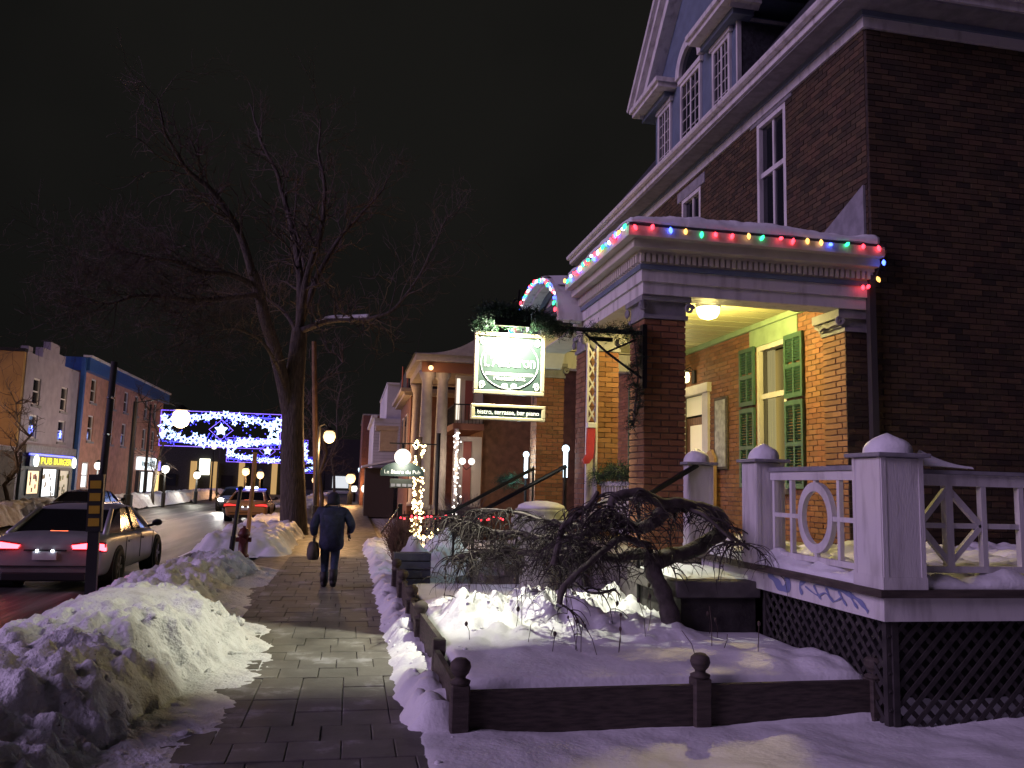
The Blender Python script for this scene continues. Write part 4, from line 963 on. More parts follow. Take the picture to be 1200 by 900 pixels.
s2 = thing('name_board', (SM, SY, 2.41), 'narrow dark board in a gold frame hanging below the big lit sign', 'sign')
b0, b1 = 2.41, 2.585
MB().box(SX0+.01, SX1-.01, SY-.015, SY+.015, b0+.02, b1-.02).build('board', M['signgreen'], s2)
for a in ((SX0-.02, SX1+.02, b0, b0+.035), (SX0-.02, SX1+.02, b1-.035, b1), (SX0-.02, SX0+.025, b0+.035, b1-.035), (SX1-.025, SX1+.02, b0+.035, b1-.035)):
    MB().box(a[0], a[1], SY-.03, SY+.03, a[2], a[3], .006).build('frame', M['gold'], s2)
text('lettering', 'bistro, terrasse, bar piano', .075, M['signwhite'], s2, (SM, SY-.017, (b0+b1)/2), width=.70)
for xx in (SX0+.12, SX1-.12): MB().tube([(xx, SY, b1-.01), (xx, SY, SZ0+.01)], .006, 5).build('link', M['iron'], s2)
# hooded flood lamp hanging in front of the sign
fl_ = thing('flood_lamp', (SM, SY-.27, 3.45), 'hooded flood lamp on a short arm above the face of the lit sign', 'lamp')
MB().tube([(SM+.05, SY, 3.52), (SM+.05, SY-.12, 3.58), (SM+.05, SY-.26, 3.61)], .013, 6).build('arm', M['iron'], fl_)
fx0, fx1, fy, fz = SM-.24, SM+.14, SY-.27, 3.54
MB().box(fx0, fx1, fy-.075, fy+.05, fz+.05, fz+.065).box(fx0, fx1, fy-.09, fy-.076, fz-.12, fz+.065).box(fx1+.001, fx1+.015, fy-.09, fy+.06, fz-.16, fz+.065).build('hood', M['iron'], fl_)  # wide lip and side cheek added to cut the flood's spill
MB().box(SM-.06, SM+.06, fy-.03, fy+.03, fz+.035, fz+.046).build('led_panel', emit('led', (1, 1, .9), 8), fl_)
al = bpy.data.lights.new('flood', 'AREA'); al.shape = 'RECTANGLE'; al.size = .08; al.size_y = .04; al.energy = 190; al.color = (1.0, 1.0, .78); al.spread = R(170)
ao = bpy.data.objects.new('flood', al); COL.objects.link(ao); ao.parent = fl_; ao.location = Vector((SM, fy-.01, fz+.03))-wl(fl_); ao.rotation_euler = (0, 0, 0)
# ------------------------------------------------------------------ coloured bulbs
def string_lights(name, label, path, order, spacing, parent_cat='string lights', r=.023, jit=.012, drop=0.03):
    t = thing(name, tuple(path[0]), label, parent_cat, 'coloured festive bulbs'); P = smooth_path(path, 6)
    MB().tube([p+Vector((0, 0, .012*math.sin(i*1.3))) for i, p in enumerate(P)], .004, 4).build('cable', M['black'], t)
    ms = {}
    for k in set(order):
        ms[k] = MB().lathe([(.006, .02), (.011, .012), (r*.85, 0), (r, -.015), (r*.75, -.04), (.003, -.058)], (0, 0, 0), 8).mesh('bulb', smooth=True); ms[k].materials.append(BULB[k])
    acc = 0; i = 0; prev = P[0]; nxt = spacing*.5
    for p in P[1:]:
        seg = (p-prev).length
        while acc+seg >= nxt:
            q = prev.lerp(p, (nxt-acc)/seg); o = piece('bulb', ms[order[i % len(order)]], t, q+Vector((rg_.gauss(0, jit), rg_.gauss(0, jit), -drop+rg_.gauss(0, jit))), (rg_.gauss(0, .5), rg_.gauss(0, .5), 0)); i += 1; nxt += spacing*rg_.uniform(.75, 1.25)
        acc += seg; prev = p
    return t
ce = 4.72
string_lights('string_lights', 'coloured bulbs along the near end of the porch cornice', [(PX-.32, YN-.33, ce), (4.2, YN-.33, ce-.01), (5.2, YN-.33, ce), (XW-.1, YN-.33, ce-.02), (XW-.06, YN-.30, ce-.2), (XW-.14, YN-.2, ce-.45)], 'rrbygrrygrryybg', .20)
string_lights('string_lights', 'dense coloured bulbs along the street edge of the porch cornice', [(PX-.33, YN-.33, ce), (PX-.34, 10.0, ce-.01), (PX-.34, 11.4, ce), ], 'gwybrrwbgywrbwgr', .105)
ap = [Vector((PX-.46, AC+1.70*math.cos(R(8)+R(164)*i/18), 4.12+.56*1.70*math.sin(R(8)+R(164)*i/18))) for i in range(19)]
string_lights('string_lights', 'coloured bulbs following the arched hood over the porch steps', ap, 'wbgrwbrgbwr', .11)
string_lights('string_lights', 'coloured bulbs on the far cornice seen under the arch', [(PX-.33, 14.9, 4.73), (PX-.33, 15.9, 4.72)], 'gbrwb', .13)
string_lights('string_lights', 'pink and red bulb pair at the cornice end by the house corner', [(XW-.25, YN-.12, 4.26), (XW-.16, YN-.12, 4.25), (XW-.08, YN-.12, 4.22)], 'rr', .08, drop=0)
# door-side white light tubes, ribbon post with red stocking
for (yy, lab) in ((15.15, 'glowing white light tube on the farthest brick pillar'), (12.25, 'glowing white light tube beside the second brick pillar')):
    t = thing('light_tube', (PX-.05, yy, 1.8), lab, 'lamp', 'white porch light tubes')
    MB().tube([(PX-.06, yy, 1.83), (PX-.06, yy, 2.24)], .035, 8).ball((PX-.06, yy, 2.27), .06, 10, 6).build('tube', M['coldglow'], t, smooth=True)
    MB().tube([(PX-.06, yy, .95), (PX-.06, yy, 1.83)], .025, 6).build('stem', M['iron'], t)
point(bpy.data.objects['light_tube'], (PX-.35, 14.8, 2.1), 45, (.55, .85, 1.0), .05)
rp = thing('ribbon_post', (3.4, 11.5, 1.0), 'white painted trellis post with a red stocking against the second brick pillar', 'post')
MB().box(3.33, 3.36, 11.44, 11.5, DK, 3.8).box(3.47, 3.50, 11.44, 11.5, DK, 3.8).build('stile', M['white'], rp)
MB().box(3.36, 3.47, 11.46, 11.475, DK, 2.6).build('back_panel', M['white'], rp)
tr = MB()
for k in range(5): tr.bar((3.36, 11.47, 2.65+.22*k), (3.47, 11.47, 2.85+.22*k), .02, .025).bar((3.47, 11.468, 2.65+.22*k), (3.36, 11.468, 2.85+.22*k), .02, .025)
tr.build('trellis', M['white'], rp)
stk = thing('stocking', (3.36, 11.4, 2.1), 'red stocking hanging on the white trellis post', 'decoration')
MB().prism([(3.33, 2.55), (3.45, 2.55), (3.43, 2.25), (3.42, 2.12), (3.36, 2.03), (3.28, 2.02), (3.27, 2.09), (3.32, 2.16), (3.32, 2.3)], 11.37, 11.43, 'xz').build('sock', M['red'], stk)
MB().box(3.32, 3.46, 11.36, 11.437, 2.54, 2.62, .01).build('cuff', M['signwhite'], stk)
# ------------------------------------------------------------------ the big bare street tree
TYY = 27.0
tree = thing('bare_tree', tuple(at(344, 622, Z=0)*1.0) if False else (at(344, 600, Y=TYY).x, TYY, .1), 'tall bare street tree with a forked trunk standing in the bright snow heap', 'tree')
rt = random.Random(5)
def TP(l): return [at(a, b, Y=TYY+c) for a, b, c in l]
main = [
 ([(344, 640, 0), (344, 610, 0), (343, 560, 0), (343, 500, 0), (345, 450, 0), (349, 410, 0), (351, 385, 0)], .46, .24),
 ([(341, 500, 0), (333, 455, -.2), (322, 410, -.5), (311, 375, -.8), (304, 345, -1), (296, 318, -1.3)], .24, .15),
]
lm = [
 ([(296, 322, -1.3), (285, 285, -1.5), (268, 250, -1.7), (248, 225, -2), (225, 205, -2.3), (205, 180, -2.6), (192, 150, -3), (187, 115, -3.2)], .13, .02),
 ([(300, 335, -1), (270, 322, -2), (235, 318, -3), (200, 305, -4), (165, 300, -4.5), (130, 290, -5)], .10, .012),
 ([(303, 345, -1), (260, 350, -2), (215, 352, -3), (170, 345, -3.8), (130, 355, -4.5), (100, 350, -5)], .10, .012),
 ([(351, 390, 0), (352, 340, .3), (347, 290, .6), (335, 240, 1), (322, 200, 1.2), (305, 160, 1.5), (292, 120, 2)], .15, .02),
 ([(351, 385, 0), (357, 340, -.3), (367, 300, -.6), (378, 260, -.8), (380, 215, -1), (372, 175, -1.2), (375, 140, -1.4)], .14, .02),
 ([(352, 380, 0), (368, 335, .2), (390, 290, .4), (415, 260, .6), (438, 235, .8), (458, 205, 1)], .12, .015),
 ([(352, 388, 0), (365, 383, -.5), (385, 376, -1), (410, 375, -1.6), (432, 374, -2), (455, 365, -2.4), (478, 345, -2.8), (500, 310, -3), (508, 285, -3.2), (525, 255, -3.4)], .11, .012),
 ([(350, 395, 0), (335, 368, .8), (310, 350, 1.5), (280, 345, 2), (240, 340, 2.5)], .08, .012),
 ([(348, 410, 0), (352, 360, 2), (356, 310, 3.5), (345, 260, 5), (350, 200, 6)], .12, .015),
 ([(335, 460, -.1), (320, 420, -2), (300, 395, -3), (270, 385, -4), (230, 392, -4.5)], .07, .01),
]
tb = MB()
for i, (l, r0, r1) in enumerate(main):
    p = smooth_path(TP(l), 6); rr = lerp_r((r0, r1), len(p))
    if i == 0: rr = [r*(1+.35*math.exp(-k*.6)) for k, r in enumerate(rr)]
    tb.tube(p, rr, 14)
tb.build('trunk', M['bark'], tree, smooth=True)
lb = MB(); tw2 = MB(); cnt = 0
def grow(p, d, ln, r, dep):
    global cnt
    n = 5; pts = [p.copy()]; q = p.copy(); v = d.copy()
    for k in range(n):
        v = (v+Vector((rt.gauss(0, .22), rt.gauss(0, .22), rt.gauss(.02, .2)))).normalized(); q = q+v*ln/n; pts.append(q.copy())
    (lb if r > .02 else tw2).tube(pts, [max(.0035, r*(1-.7*i/n)) for i in range(n+1)], 5 if r > .02 else 3, cap=False); cnt += 1
    if dep > 0:
        for k in range(rt.randint(3, 5)):
            i = rt.randint(1, n); a = (pts[i]-pts[i-1]).normalized(); s_ = Vector((rt.gauss(0, 1), rt.gauss(0, 1), rt.gauss(0, 1)+.25)); s_ = (s_-a*s_.dot(a)).normalized()
            grow(pts[i], (a*rt.uniform(.5, 1)+s_*.8).normalized(), ln*rt.uniform(.5, .8), r*.55, dep-1)
for i, (l, r0, r1) in enumerate(lm):
    p = smooth_path(TP(l), 5); p = [q+Vector((noise.noise(q*1.5), noise.noise(q*1.5+Vector((5, 0, 0))), noise.noise(q*1.5+Vector((0, 5, 0)))))*.12*(k/len(p)) for k, q in enumerate(p)]
    rr = lerp_r((r0, r1), len(p)); lb.tube(p, rr, 8)
    for k in range(5, len(p)):
        for _ in range(2 if i in (1, 2, 7, 9) else 1):
            if rt.random() < .8:
                a = (p[k]-p[k-1]).normalized(); s_ = Vector((rt.gauss(0, 1), rt.gauss(0, 1), rt.gauss(0, .8)+.1)); s_ = (s_-a*s_.dot(a)).normalized()
                grow(p[k], (a*.8+s_*.8).normalized(), rt.uniform(.7, 1.6), max(.012, rr[k]*.4), 3 if i in (1, 2, 9) else 2)
lb.build('limbs', M['bark'], tree, smooth=True, recalc=False)
o = tw2.build('crown', M['twig'], tree, recalc=False); o['kind'] = 'stuff'
# snow on the right-hand limb
sp = [q+Vector((0, 0, .09)) for q in smooth_path(TP(lm[6][0][1:5]), 5)][2:]
tag(MB().tube(sp, .075, 6).build('limb_snow', M['snow'], smooth=True), 'strip of snow lying on the low right limb of the big tree', 'snow')
# slim bare trees along the street
def slim_tree(loc, h, label, seed, group='slim bare street trees'):
    global tw2, lb, rt
    rt = random.Random(seed); lb = MB(); tw2 = MB(); t = thing('bare_tree', loc, label, 'tree', group); c = Vector(loc)
    p = [c+Vector((rt.gauss(0, .06)*i, rt.gauss(0, .06)*i, h*i/7)) for i in range(8)]
    MB().tube(p, lerp_r((.10, .02), 8), 7).build('trunk', M['bark'], t, smooth=True)
    for i in range(2, 8):
        for k in range(3):
            a = rt.uniform(0, 6.28); grow(p[i], Vector((math.cos(a), math.sin(a), .9)).normalized(), h*.18, .03, 2)
    tw2.v += []; n = len(lb.v); tw2.add(lb.v, lb.f)
    o = tw2.build('crown', M['twig'], t, recalc=False); o['kind'] = 'stuff'; return t
slim_tree((-10.9, 50.0, 0), 6.0, 'slim bare tree behind the left end of the nearest star banner', 31)
slim_tree((-12.3, 33.5, 0), 4.2, 'slim bare tree in front of the burger shop', 32)
slim_tree((-1.1, 35.0, 0), 6.6, 'slim orange-lit bare tree just right of the big trunk', 33)
slim_tree((-6.8, 92.0, 0), 9.0, 'distant bare tree above the middle of the star banners', 34)
slim_tree((-.9, 52.0, 0), 7.0, 'bare tree hanging over the far sidewalk lamps', 35)
# ------------------------------------------------------------------ walking person
def skin(name, J, E, m, parent, sub=2):
    me = bpy.data.meshes.new(name); me.from_pydata([j[0] for j in J], E, []); o = bpy.data.objects.new(name, me); COL.objects.link(o)
    md = o.modifiers.new('s', 'SKIN'); md.use_smooth_shade = True; sv = me.skin_vertices[0].data
    for i, j in enumerate(J): sv[i].radius = (j[1], j[2] if len(j) > 2 else j[1])
    sv[0].use_root = True
    o.modifiers.new('d', 'SUBSURF').levels = sub; bpy.context.view_layer.update()
    nm = bpy.data.meshes.new_from_object(o.evaluated_get(bpy.context.evaluated_depsgraph_get())); bpy.data.objects.remove(o)
    for p in nm.polygons: p.use_smooth = True
    nm.materials.clear(); nm.materials.append(m); ob = bpy.data.objects.new(name, nm); COL.objects.link(ob); ob.parent = parent; WL[ob.name] = wl(parent).copy(); return ob
per = thing('person', (-.24, 13.7, 0), 'person in a dark blue hooded coat and jeans walking away along the sidewalk', 'person')
navy = mat('navy_coat', (.012, .017, .050), .75, var=.3, vscale=14, bump=.8, bscale=9, dist=.04)
jean = mat('denim', (.028, .045, .09), .8, var=.2, vscale=20); boot = mat('dark_boot', (.02, .018, .018), .6); skinm = mat('skin', (.45, .28, .2), .6); hairm = mat('dark_hood', (.016, .016, .026), .85, bump=.5, bscale=40)
# pelvis-rooted body: legs, spine, neck, head, arms
J = [((0, 0, .80), .13, .11), ((-.09, .01, .76), .10, .10), ((-.09, .05, .45), .072, .075), ((-.085, .0, .10), .05, .052),
     ((.07, -.01, .76), .10, .10), ((.065, .02, .46), .072, .075), ((.06, -.22, .18), .05, .052),
     ((0, 0, 1.0), .14, .11), ((0, .02, 1.22), .13, .10), ((0, .04, 1.32), .055), ((0, .06, 1.40), .075, .09), ((0, .06, 1.47), .06, .07),
     ((-.19, .02, 1.21), .055), ((-.28, -.02, .97), .045), ((-.26, .06, .76), .036),
     ((.19, .02, 1.21), .055), ((.29, -.03, .98), .045), ((.26, .12, .82), .036),
     ((-.085, .13, .03), .042, .035), ((.06, -.16, .07), .042, .035)]
E = [(0,1),(1,2),(2,3),(0,4),(4,5),(5,6),(0,7),(7,8),(8,9),(9,10),(10,11),(8,12),(12,13),(13,14),(8,15),(15,16),(16,17),(3,18),(6,19)]
body = skin('body', J, E, jean, per)
for i, mm in enumerate((skinm, boot)): body.data.materials.append(mm)
for p in body.data.polygons:
    c = p.center
    if c.z > 1.28 or (abs(c.x) > .2 and c.z < .9): p.material_index = 1
    elif c.z < .16: p.material_index = 2
JC = [((0, 0, .95), .21, .17), ((0, -.005, .72), .22, .17), ((0, -.01, .54), .21, .165), ((0, .0, 1.12), .20, .15), ((0, .02, 1.24), .15, .12), ((0, .03, 1.32), .085, .085),
      ((-.20, .02, 1.20), .085), ((-.29, -.02, .97), .078), ((-.275, .05, .80), .058), ((.20, .02, 1.20), .085), ((.31, -.03, .98), .078), ((.285, .09, .86), .058)]
skin('coat', JC, [(0,1),(1,2),(0,3),(3,4),(4,5),(3,6),(6,7),(7,8),(3,9),(9,10),(10,11)], navy, per)
skin('hood', [((0, .0, 1.27), .12, .10), ((0, .03, 1.36), .105, .11), ((0, .05, 1.44), .108, .12), ((0, .06, 1.51), .06, .07)], [(0,1),(1,2),(2,3)], hairm, per)
for sx, ft in ((-1, (-.085, 0, 0)), (1, (.06, -.2, .10))):
    bt = MB(); y0 = 0
    if sx < 0: bt.tube([(-.325+.0, 13.7-.05, .05), (-.325, 13.72, .055), (-.325, 13.84, .05), (-.325, 13.90, .04)], [.05, .055, .05, .03], 10).tube([(-.325, 13.7, .06), (-.325, 13.7, .24)], [.058, .07], 10)
    else: bt.tube([(-.18, 13.41, .10), (-.18, 13.46, .10), (-.18, 13.55, .06), (-.18, 13.60, .04)], [.045, .052, .05, .03], 10).tube([(-.18, 13.46, .11), (-.18, 13.50, .29)], [.058, .07], 10)
    bt.build('boot', boot, per, smooth=True)
hnd = MB()
for (hx, hy, hz) in ((-.515, 13.76, .74), (.035, 13.83, .80)):
    hnd.ball((hx, hy, hz), .04, 10, 6, .6, .9, 1.15)
    for k in range(4): hnd.tube([(hx, hy-.025+.017*k, hz-.03), (hx-.008, hy-.025+.017*k, hz-.065), (hx+.012, hy-.025+.017*k, hz-.08)], .0088, 6)
    hnd.tube([(hx, hy+.03, hz+.01), (hx+.02, hy+.045, hz-.03), (hx+.025, hy+.04, hz-.05)], .009, 6)
hnd.build('gloves', boot, per, smooth=True)
bag = thing('shoulder_bag', (-.5, 13.68, .42), 'grey and black bag carried in the left hand of the walking person', 'bag')
MB().lathe([(.02, .42), (.13, .43), (.165, .50), (.16, .60), (.12, .69), (.08, .71)], (-.52, 13.72, 0), 16, 'z', .62, 1).build('sack', mat('grey_bag', (.10, .085, .075), .8, col2=(.03, .028, .03), vscale=7, detail=1), bag, smooth=True)
MB().tube([(-.52, 13.62, .69), (-.52, 13.67, .78), (-.515, 13.76, .80), (-.52, 13.81, .78), (-.52, 13.83, .69)], .011, 6).build('handle', boot, bag)
# ------------------------------------------------------------------ cars
def car(loc, rz, label, paint, cat='car', L=4.3, W=1.72, S=1.0, tail=None, head=None, suv=False, name='sedan_car'):
    t = thing(name, (0, 0, 0), label, cat); WL[t.name] = Vector((0, 0, 0)); hw = W/2
    zb = .20; dk = .86 if not suv else .98; bl = .84 if not suv else .95; rf_ = 1.27 if not suv else 1.55
    ST = [(0, .86, .62, dk-.16, .30), (.06, .93, .50, dk-.03, .22), (.30, .97, .40, dk+.01, .18), (.75, 1.0, .36, bl+.04, .18), (1.5, 1.0, .34, bl+.02, .18), (2.6, 1.0, .34, bl, .18), (3.2, .99, .34, bl-.02, .18), (3.75, .95, .38, bl-.10, .18), (4.1, .88, .45, bl-.18, .22), (4.27, .74, .52, bl-.28, .28)]
    b = MB(); n = 0
    for (y, ws, zm, zt, z0) in ST:
        y *= L/4.3; x = hw*ws
        half = [(0, z0), (x*.82, z0), (x*.95, z0+.07), (x*.99, zm), (x, (zm+zt)/2+.02), (x*.975, zt-.09), (x*.90, zt-.01), (x*.6, zt+.02), (0, zt+.028)]
        ringp = half+[(-p, q) for p, q in half[-2:0:-1]]; n = len(ringp); b.v += [(p, y, q) for p, q in ringp]
    for i in range(len(ST)-1):
        for k in range(n): l = (k+1) % n; b.f.append((i*n+k, i*n+l, (i+1)*n+l, (i+1)*n+k))
    b.f.append(tuple(range(n))); b.f.append(tuple((len(ST)-1)*n+k for k in range(n)))
    body_ = b.build('body', paint, t, smooth=True)
    mb = body_.modifiers.new('sub', 'SUBSURF'); mb.levels = 1; mb.render_levels = 2
    # greenhouse
    yA, yB, yC, yD = ((.45, 1.25, 2.45, 3.35) if not suv else (.12, .45, 2.5, 3.3)); yA, yB, yC, yD = [q*L/4.3 for q in (yA, yB, yC, yD)]
    g = MB(); wb_, wt = hw*.90, hw*.68
    base = [(-wb_*.92, yA, bl), (wb_*.92, yA, bl), (wb_, (yA+yB)/2+.3, bl), (wb_, yC, bl-.01), (wb_*.9, yD, bl-.06), (-wb_*.9, yD, bl-.06), (-wb_, yC, bl-.01), (-wb_, (yA+yB)/2+.3, bl)]
    top = [(-wt*.95, yB, rf_-.05), (wt*.95, yB, rf_-.05), (wt*1.02, yB+.35, rf_-.02), (wt*1.02, yC-.2, rf_-.02), (wt*.92, yC+.1, rf_-.06), (-wt*.92, yC+.1, rf_-.06), (-wt*1.02, yC-.2, rf_-.02), (-wt*1.02, yB+.35, rf_-.02)]
    g.add(base+top, [tuple(range(8)), tuple(range(8, 16))]+[(i, (i+1) % 8, 8+(i+1) % 8, 8+i) for i in range(8)])
    g.build('windows', M['carglass'], t)
    rfm = MB(); q8 = [Vector(p) for p in top]; ctr = sum(q8, Vector())/8
    rfm.add([tuple(p+(p-ctr).normalized()*.02+Vector((0, 0, -.005))) for p in q8]+[tuple(ctr.lerp(p, .8)+Vector((0, 0, .035))) for p in q8]+[(0, ctr.y, rf_+.035)], [(i, (i+1) % 8, 8+(i+1) % 8, 8+i) for i in range(8)]+[(8+i, 8+(i+1) % 8, 16) for i in range(8)])
    rfm.build('roof_panel', paint, t, smooth=True)
    for sgn in (0, 1):
        ix = [(1, 1), (4, 4)] if sgn else [(0, 0), (5, 5)]
        for a, c in ix: MB().tube([base[a], Vector(base[a]).lerp(Vector(top[c]), .5)+Vector((0, 0, .012)), top[c]], [.05, .042, .035], 6).build('pillar', paint, t, smooth=True)
        s_ = 1 if sgn else -1; m_ = 3 if sgn else 6
        pm = Vector(base[m_]).lerp(Vector(base[2 if sgn else 7]), .45); pt = Vector(top[m_]).lerp(Vector(top[2 if sgn else 7]), .4)
        MB().tube([pm, pt], .025, 5).build('pillar', M['black'], t)
        MB().tube([(s_*wb_*1.005, yA+.55, bl+.012), (s_*wb_*1.01, yC, bl+.005), (s_*wb_*.96, yD-.35, bl-.02)], .010, 5).build('window_trim', M['chrome'], t)
        mr = MB().ball((s_*(hw+.09), yC+.45, bl+.09), .085, 10, 6, 1.1, .65, .75).tube([(s_*hw*.9, yC+.5, bl+.02), (s_*(hw+.06), yC+.45, bl+.06)], .025, 5); mr.build('wing_mirror', M['black'], t, smooth=True)
    # wheels
    R0 = .305 if not suv else .35
    for wy in (.80*L/4.3, 3.45*L/4.3):
        for s_ in (-1, 1):
            x0 = s_*(hw-.17); wlx = s_*(hw+.004)
            MB().lathe([(R0+.055, s_*(hw-.25)), (R0+.055, s_*(hw-.004))], (0, wy, R0), 24, 'x').build('wheel_well_disc', M['rubber'], t)  # dark disc paints the recess shade of the wheel arch
            wh = MB().lathe([(R0*.62, x0), (R0*.97, x0+s_*.0), (R0, x0+s_*.03), (R0, x0+s_*.16), (R0*.95, x0+s_*.195), (R0*.66, x0+s_*.20), (R0*.62, x0+s_*.17)], (0, wy, R0), 24, 'x').build('wheel', M['rubber'], t, smooth=True)
            rm = MB().lathe([(R0*.62, x0+s_*.15), (R0*.60, x0+s_*.165), (R0*.1, x0+s_*.155), (.001, x0+s_*.155)], (0, wy, R0), 20, 'x')
            for k in range(5):
                a = k*2*math.pi/5; rm.bar((x0+s_*.17, wy, R0), (x0+s_*.17, wy+R0*.58*math.cos(a), R0+R0*.58*math.sin(a)), .05, .02, (1, 0, 0))
            rm.build('rim', M['alloy'], wh)
    # rear details
    zl = dk-.20
    for s_ in (-1, 1):
        b = MB(); P = [(.38, zl+.0), (.70, zl+.0), (.83, zl-.03), (.82, zl+.075), (.62, zl+.095), (.36, zl+.055)]
        b.prism([(s_*hw*p/.86*1.02, q) for p, q in P], -.012, .10, 'xz')
        b.build('tail_light', tail or M['tail_off'], t)
        MB().prism([(s_*hw*p/.86*1.02, q+.025*(1 if k > 2 else -1)) for k, (p, q) in enumerate(P)], .0, .09, 'xz').build('light_housing', M['tail_off'], t)
        if head: MB().ball((s_*hw*.62, L-.06, bl-.22), .12, 12, 8, 1.2, .7, .7).build('headlight', head, t, smooth=True)
        else: MB().ball((s_*hw*.66, L-.10, bl-.24), .09, 12, 8, 1.4, .7, .6).build('headlight', M['glass'], t, smooth=True)
    for s_ in (-1, 1):
        for yq in (1.18, 2.12, 3.02):
            yq *= L/4.3; MB().box(s_*hw-.006, s_*hw+.0025, yq-.006, yq+.006, .36, bl-.07).build('door_seam', M['black'], t)
        for yq in (1.38, 2.32): MB().box(s_*hw-.01, s_*hw+.018, yq*L/4.3-.08, yq*L/4.3+.08, bl-.16, bl-.13, .006).build('door_handle', paint, t)
    pl_ = MB().box(-.17, .17, -.028, -.012, zl-.17, zl-.045, .004).build('licence_plate', mat('plate', (.5, .5, .55), .5), t)
    MB().box(-.30, .30, -.022, .02, zl-.035, zl-.012).build('trunk_garnish', M['black'], t)
    if tail:
        for s_ in (-1, 1): MB().ball((s_*.11, -.03, zl-.03), .022, 8, 5).build('plate_lamp', M['plate_lamp'], t)
        MB().box(-.13, .13, yA-.005+.08, yA+.06+.03, bl+.035, bl+.06).build('brake_light', M['brake'], t)
    MB().box(-hw*.78, hw*.78, -.02, .06, zl-.27, zl-.255).build('bumper_crease', M['black'], t)
    MB().box(-hw*.7, hw*.7, .0, .2, .17, .30, .02).build('bumper_valance', M['black'], t)
    t.location = loc; t.rotation_euler = (0, 0, rz); t.scale = (S, S, S); return t
M['carglass'] = mat('car_glass', (.010, .010, .012), .08, spec=.7); M['alloy'] = mat('alloy', (.25, .25, .26), .35, metal=.8)
M['tail_off'] = mat('tail_red', (.14, .012, .012), .25); M['tail'] = emit('tail_lit', (1.0, .05, .07), 12, (.5, .02, .02)); M['brake'] = emit('brake_lit', (1.0, .16, .06), 10, (.5, .02, .02)); M['plate_lamp'] = emit('plate_lit', (.8, .9, 1), 14)
M['head'] = emit('head_lit', (1, .97, .9), 60)
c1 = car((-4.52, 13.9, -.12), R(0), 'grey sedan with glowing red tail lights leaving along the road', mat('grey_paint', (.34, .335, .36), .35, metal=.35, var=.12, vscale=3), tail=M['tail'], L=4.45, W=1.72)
point(c1, (-.55, -.28, .66), .6, (1, .04, .05), .1, 'tail_glow'); point(c1, (.55, -.28, .66), .6, (1, .04, .05), .1, 'tail_glow')
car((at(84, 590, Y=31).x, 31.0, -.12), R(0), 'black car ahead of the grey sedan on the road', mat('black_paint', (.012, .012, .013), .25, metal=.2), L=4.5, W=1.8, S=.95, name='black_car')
c3 = car((-4.15, 35.5, -.12), R(0), 'sedan, orange light put into its tan paint, with a bright roof light stopped beyond the tree', mat('orange_lit_paint', (.46, .27, .13), .4, metal=.1), L=4.3, W=1.74, tail=emit('tail_dim', (1, .06, .05), 1.2, (.4, .02, .02)), name='taxi_car')  # body tinted tan to carry reflected orange light
WL[c3.name] = Vector((0, 0, 0)); MB().box(-.25, .25, 1.75, 1.95, 1.31, 1.44, .02).build('roof_sign', emit('roof_lit', (.8, .9, 1), 8), c3)
MB().box(-.62, .62, 1.6, 1.75, 1.31, 1.36, .01).build('roof_bar', emit('roof_blue', (.06, .10, 1), 2.5), c3)
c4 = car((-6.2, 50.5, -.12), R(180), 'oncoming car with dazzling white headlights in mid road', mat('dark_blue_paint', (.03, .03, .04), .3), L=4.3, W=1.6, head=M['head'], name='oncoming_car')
for s_ in (-.5, .5):
    sl = bpy.data.lights.new('head_beam', 'SPOT'); sl.energy = 300; sl.color = (1, .95, .85); sl.spot_size = R(50); sl.spot_blend = .6; sl.shadow_soft_size = .1
    so_ = bpy.data.objects.new('head_beam', sl); COL.objects.link(so_); so_.parent = c4; so_.location = (s_, 4.5, .62); so_.rotation_euler = (R(84), 0, 0)
# ------------------------------------------------------------------ posts at the kerb
mp = thing('marker_post', (-3.62, 12.95, -.1), 'black kerb marker post with a column of yellow squares beside the grey sedan', 'post')
A, B = at(106, 697, Y=12.95), at(114, 556, Y=12.95)
MB().bar(A, A.lerp(B, .52), .15, .07, (0, 1, 0)).bar(A.lerp(B, .522), B, .20, .09, (0, 1, 0)).build('post', M['black'], mp)
ysq = mat('yellow_reflector', (.46, .28, .03), .4)
for k in range(4):
    p = A.lerp(B, .60+.105*k); MB().bar(p-(B-A)*.033, p+(B-A)*.033, .145, .02, (0, 1, 0)).build('yellow_square', ysq, mp)
    bpy.data.objects
for o in mp.children:
    if o.name.startswith('yellow'): o.location.y -= .045
MB().tube([A+Vector((.03*math.cos(i*.5), -.06, -.06+.04*math.sin(i*.5))) for i in range(13)], .012, 5).build('shackle', M['chrome'], mp)
po = thing('utility_pole', (-5.2, 19.0, -.1), 'thin dark leaning pole rising behind the yellow-squared marker post', 'pole')
MB().tube([at(112, 640, Y=20), at(134, 424, Y=20)], [.09, .07], 10).build('shaft', mat('dark_pole', (.02, .018, .018), .7), po, smooth=True)
bd = MB()
for q in (.6, .8): p = at(112, 640, Y=20).lerp(at(134, 424, Y=20), q); bd.lathe([(.09, -.02), (.09, .02)], p, 10)
bd.build('band', M['chrome'], po)
dp = thing('parking_post', (-2.45, 18.2, 0), 'leaning black iron post at the kerb beside the red hydrant', 'post')
A, B = at(269, 660, Y=18.2), at(282, 572, Y=18.2); MB().tube([A, A.lerp(B, .35), A.lerp(B, .36), B], [.055, .055, .045, .04], 8).lathe([(.05, -.03), (.07, 0), (.03, .04)], B, 8).build('shaft', M['iron'], dp)
hy = thing('fire_hydrant', (-2.2, 18.6, 0), 'dark red fire hydrant in the snow beside the black kerb post', 'hydrant')
hr_ = mat('hydrant_red', (.10, .018, .015), .5, var=.2)
hx = at(285, 640, Y=18.6).x
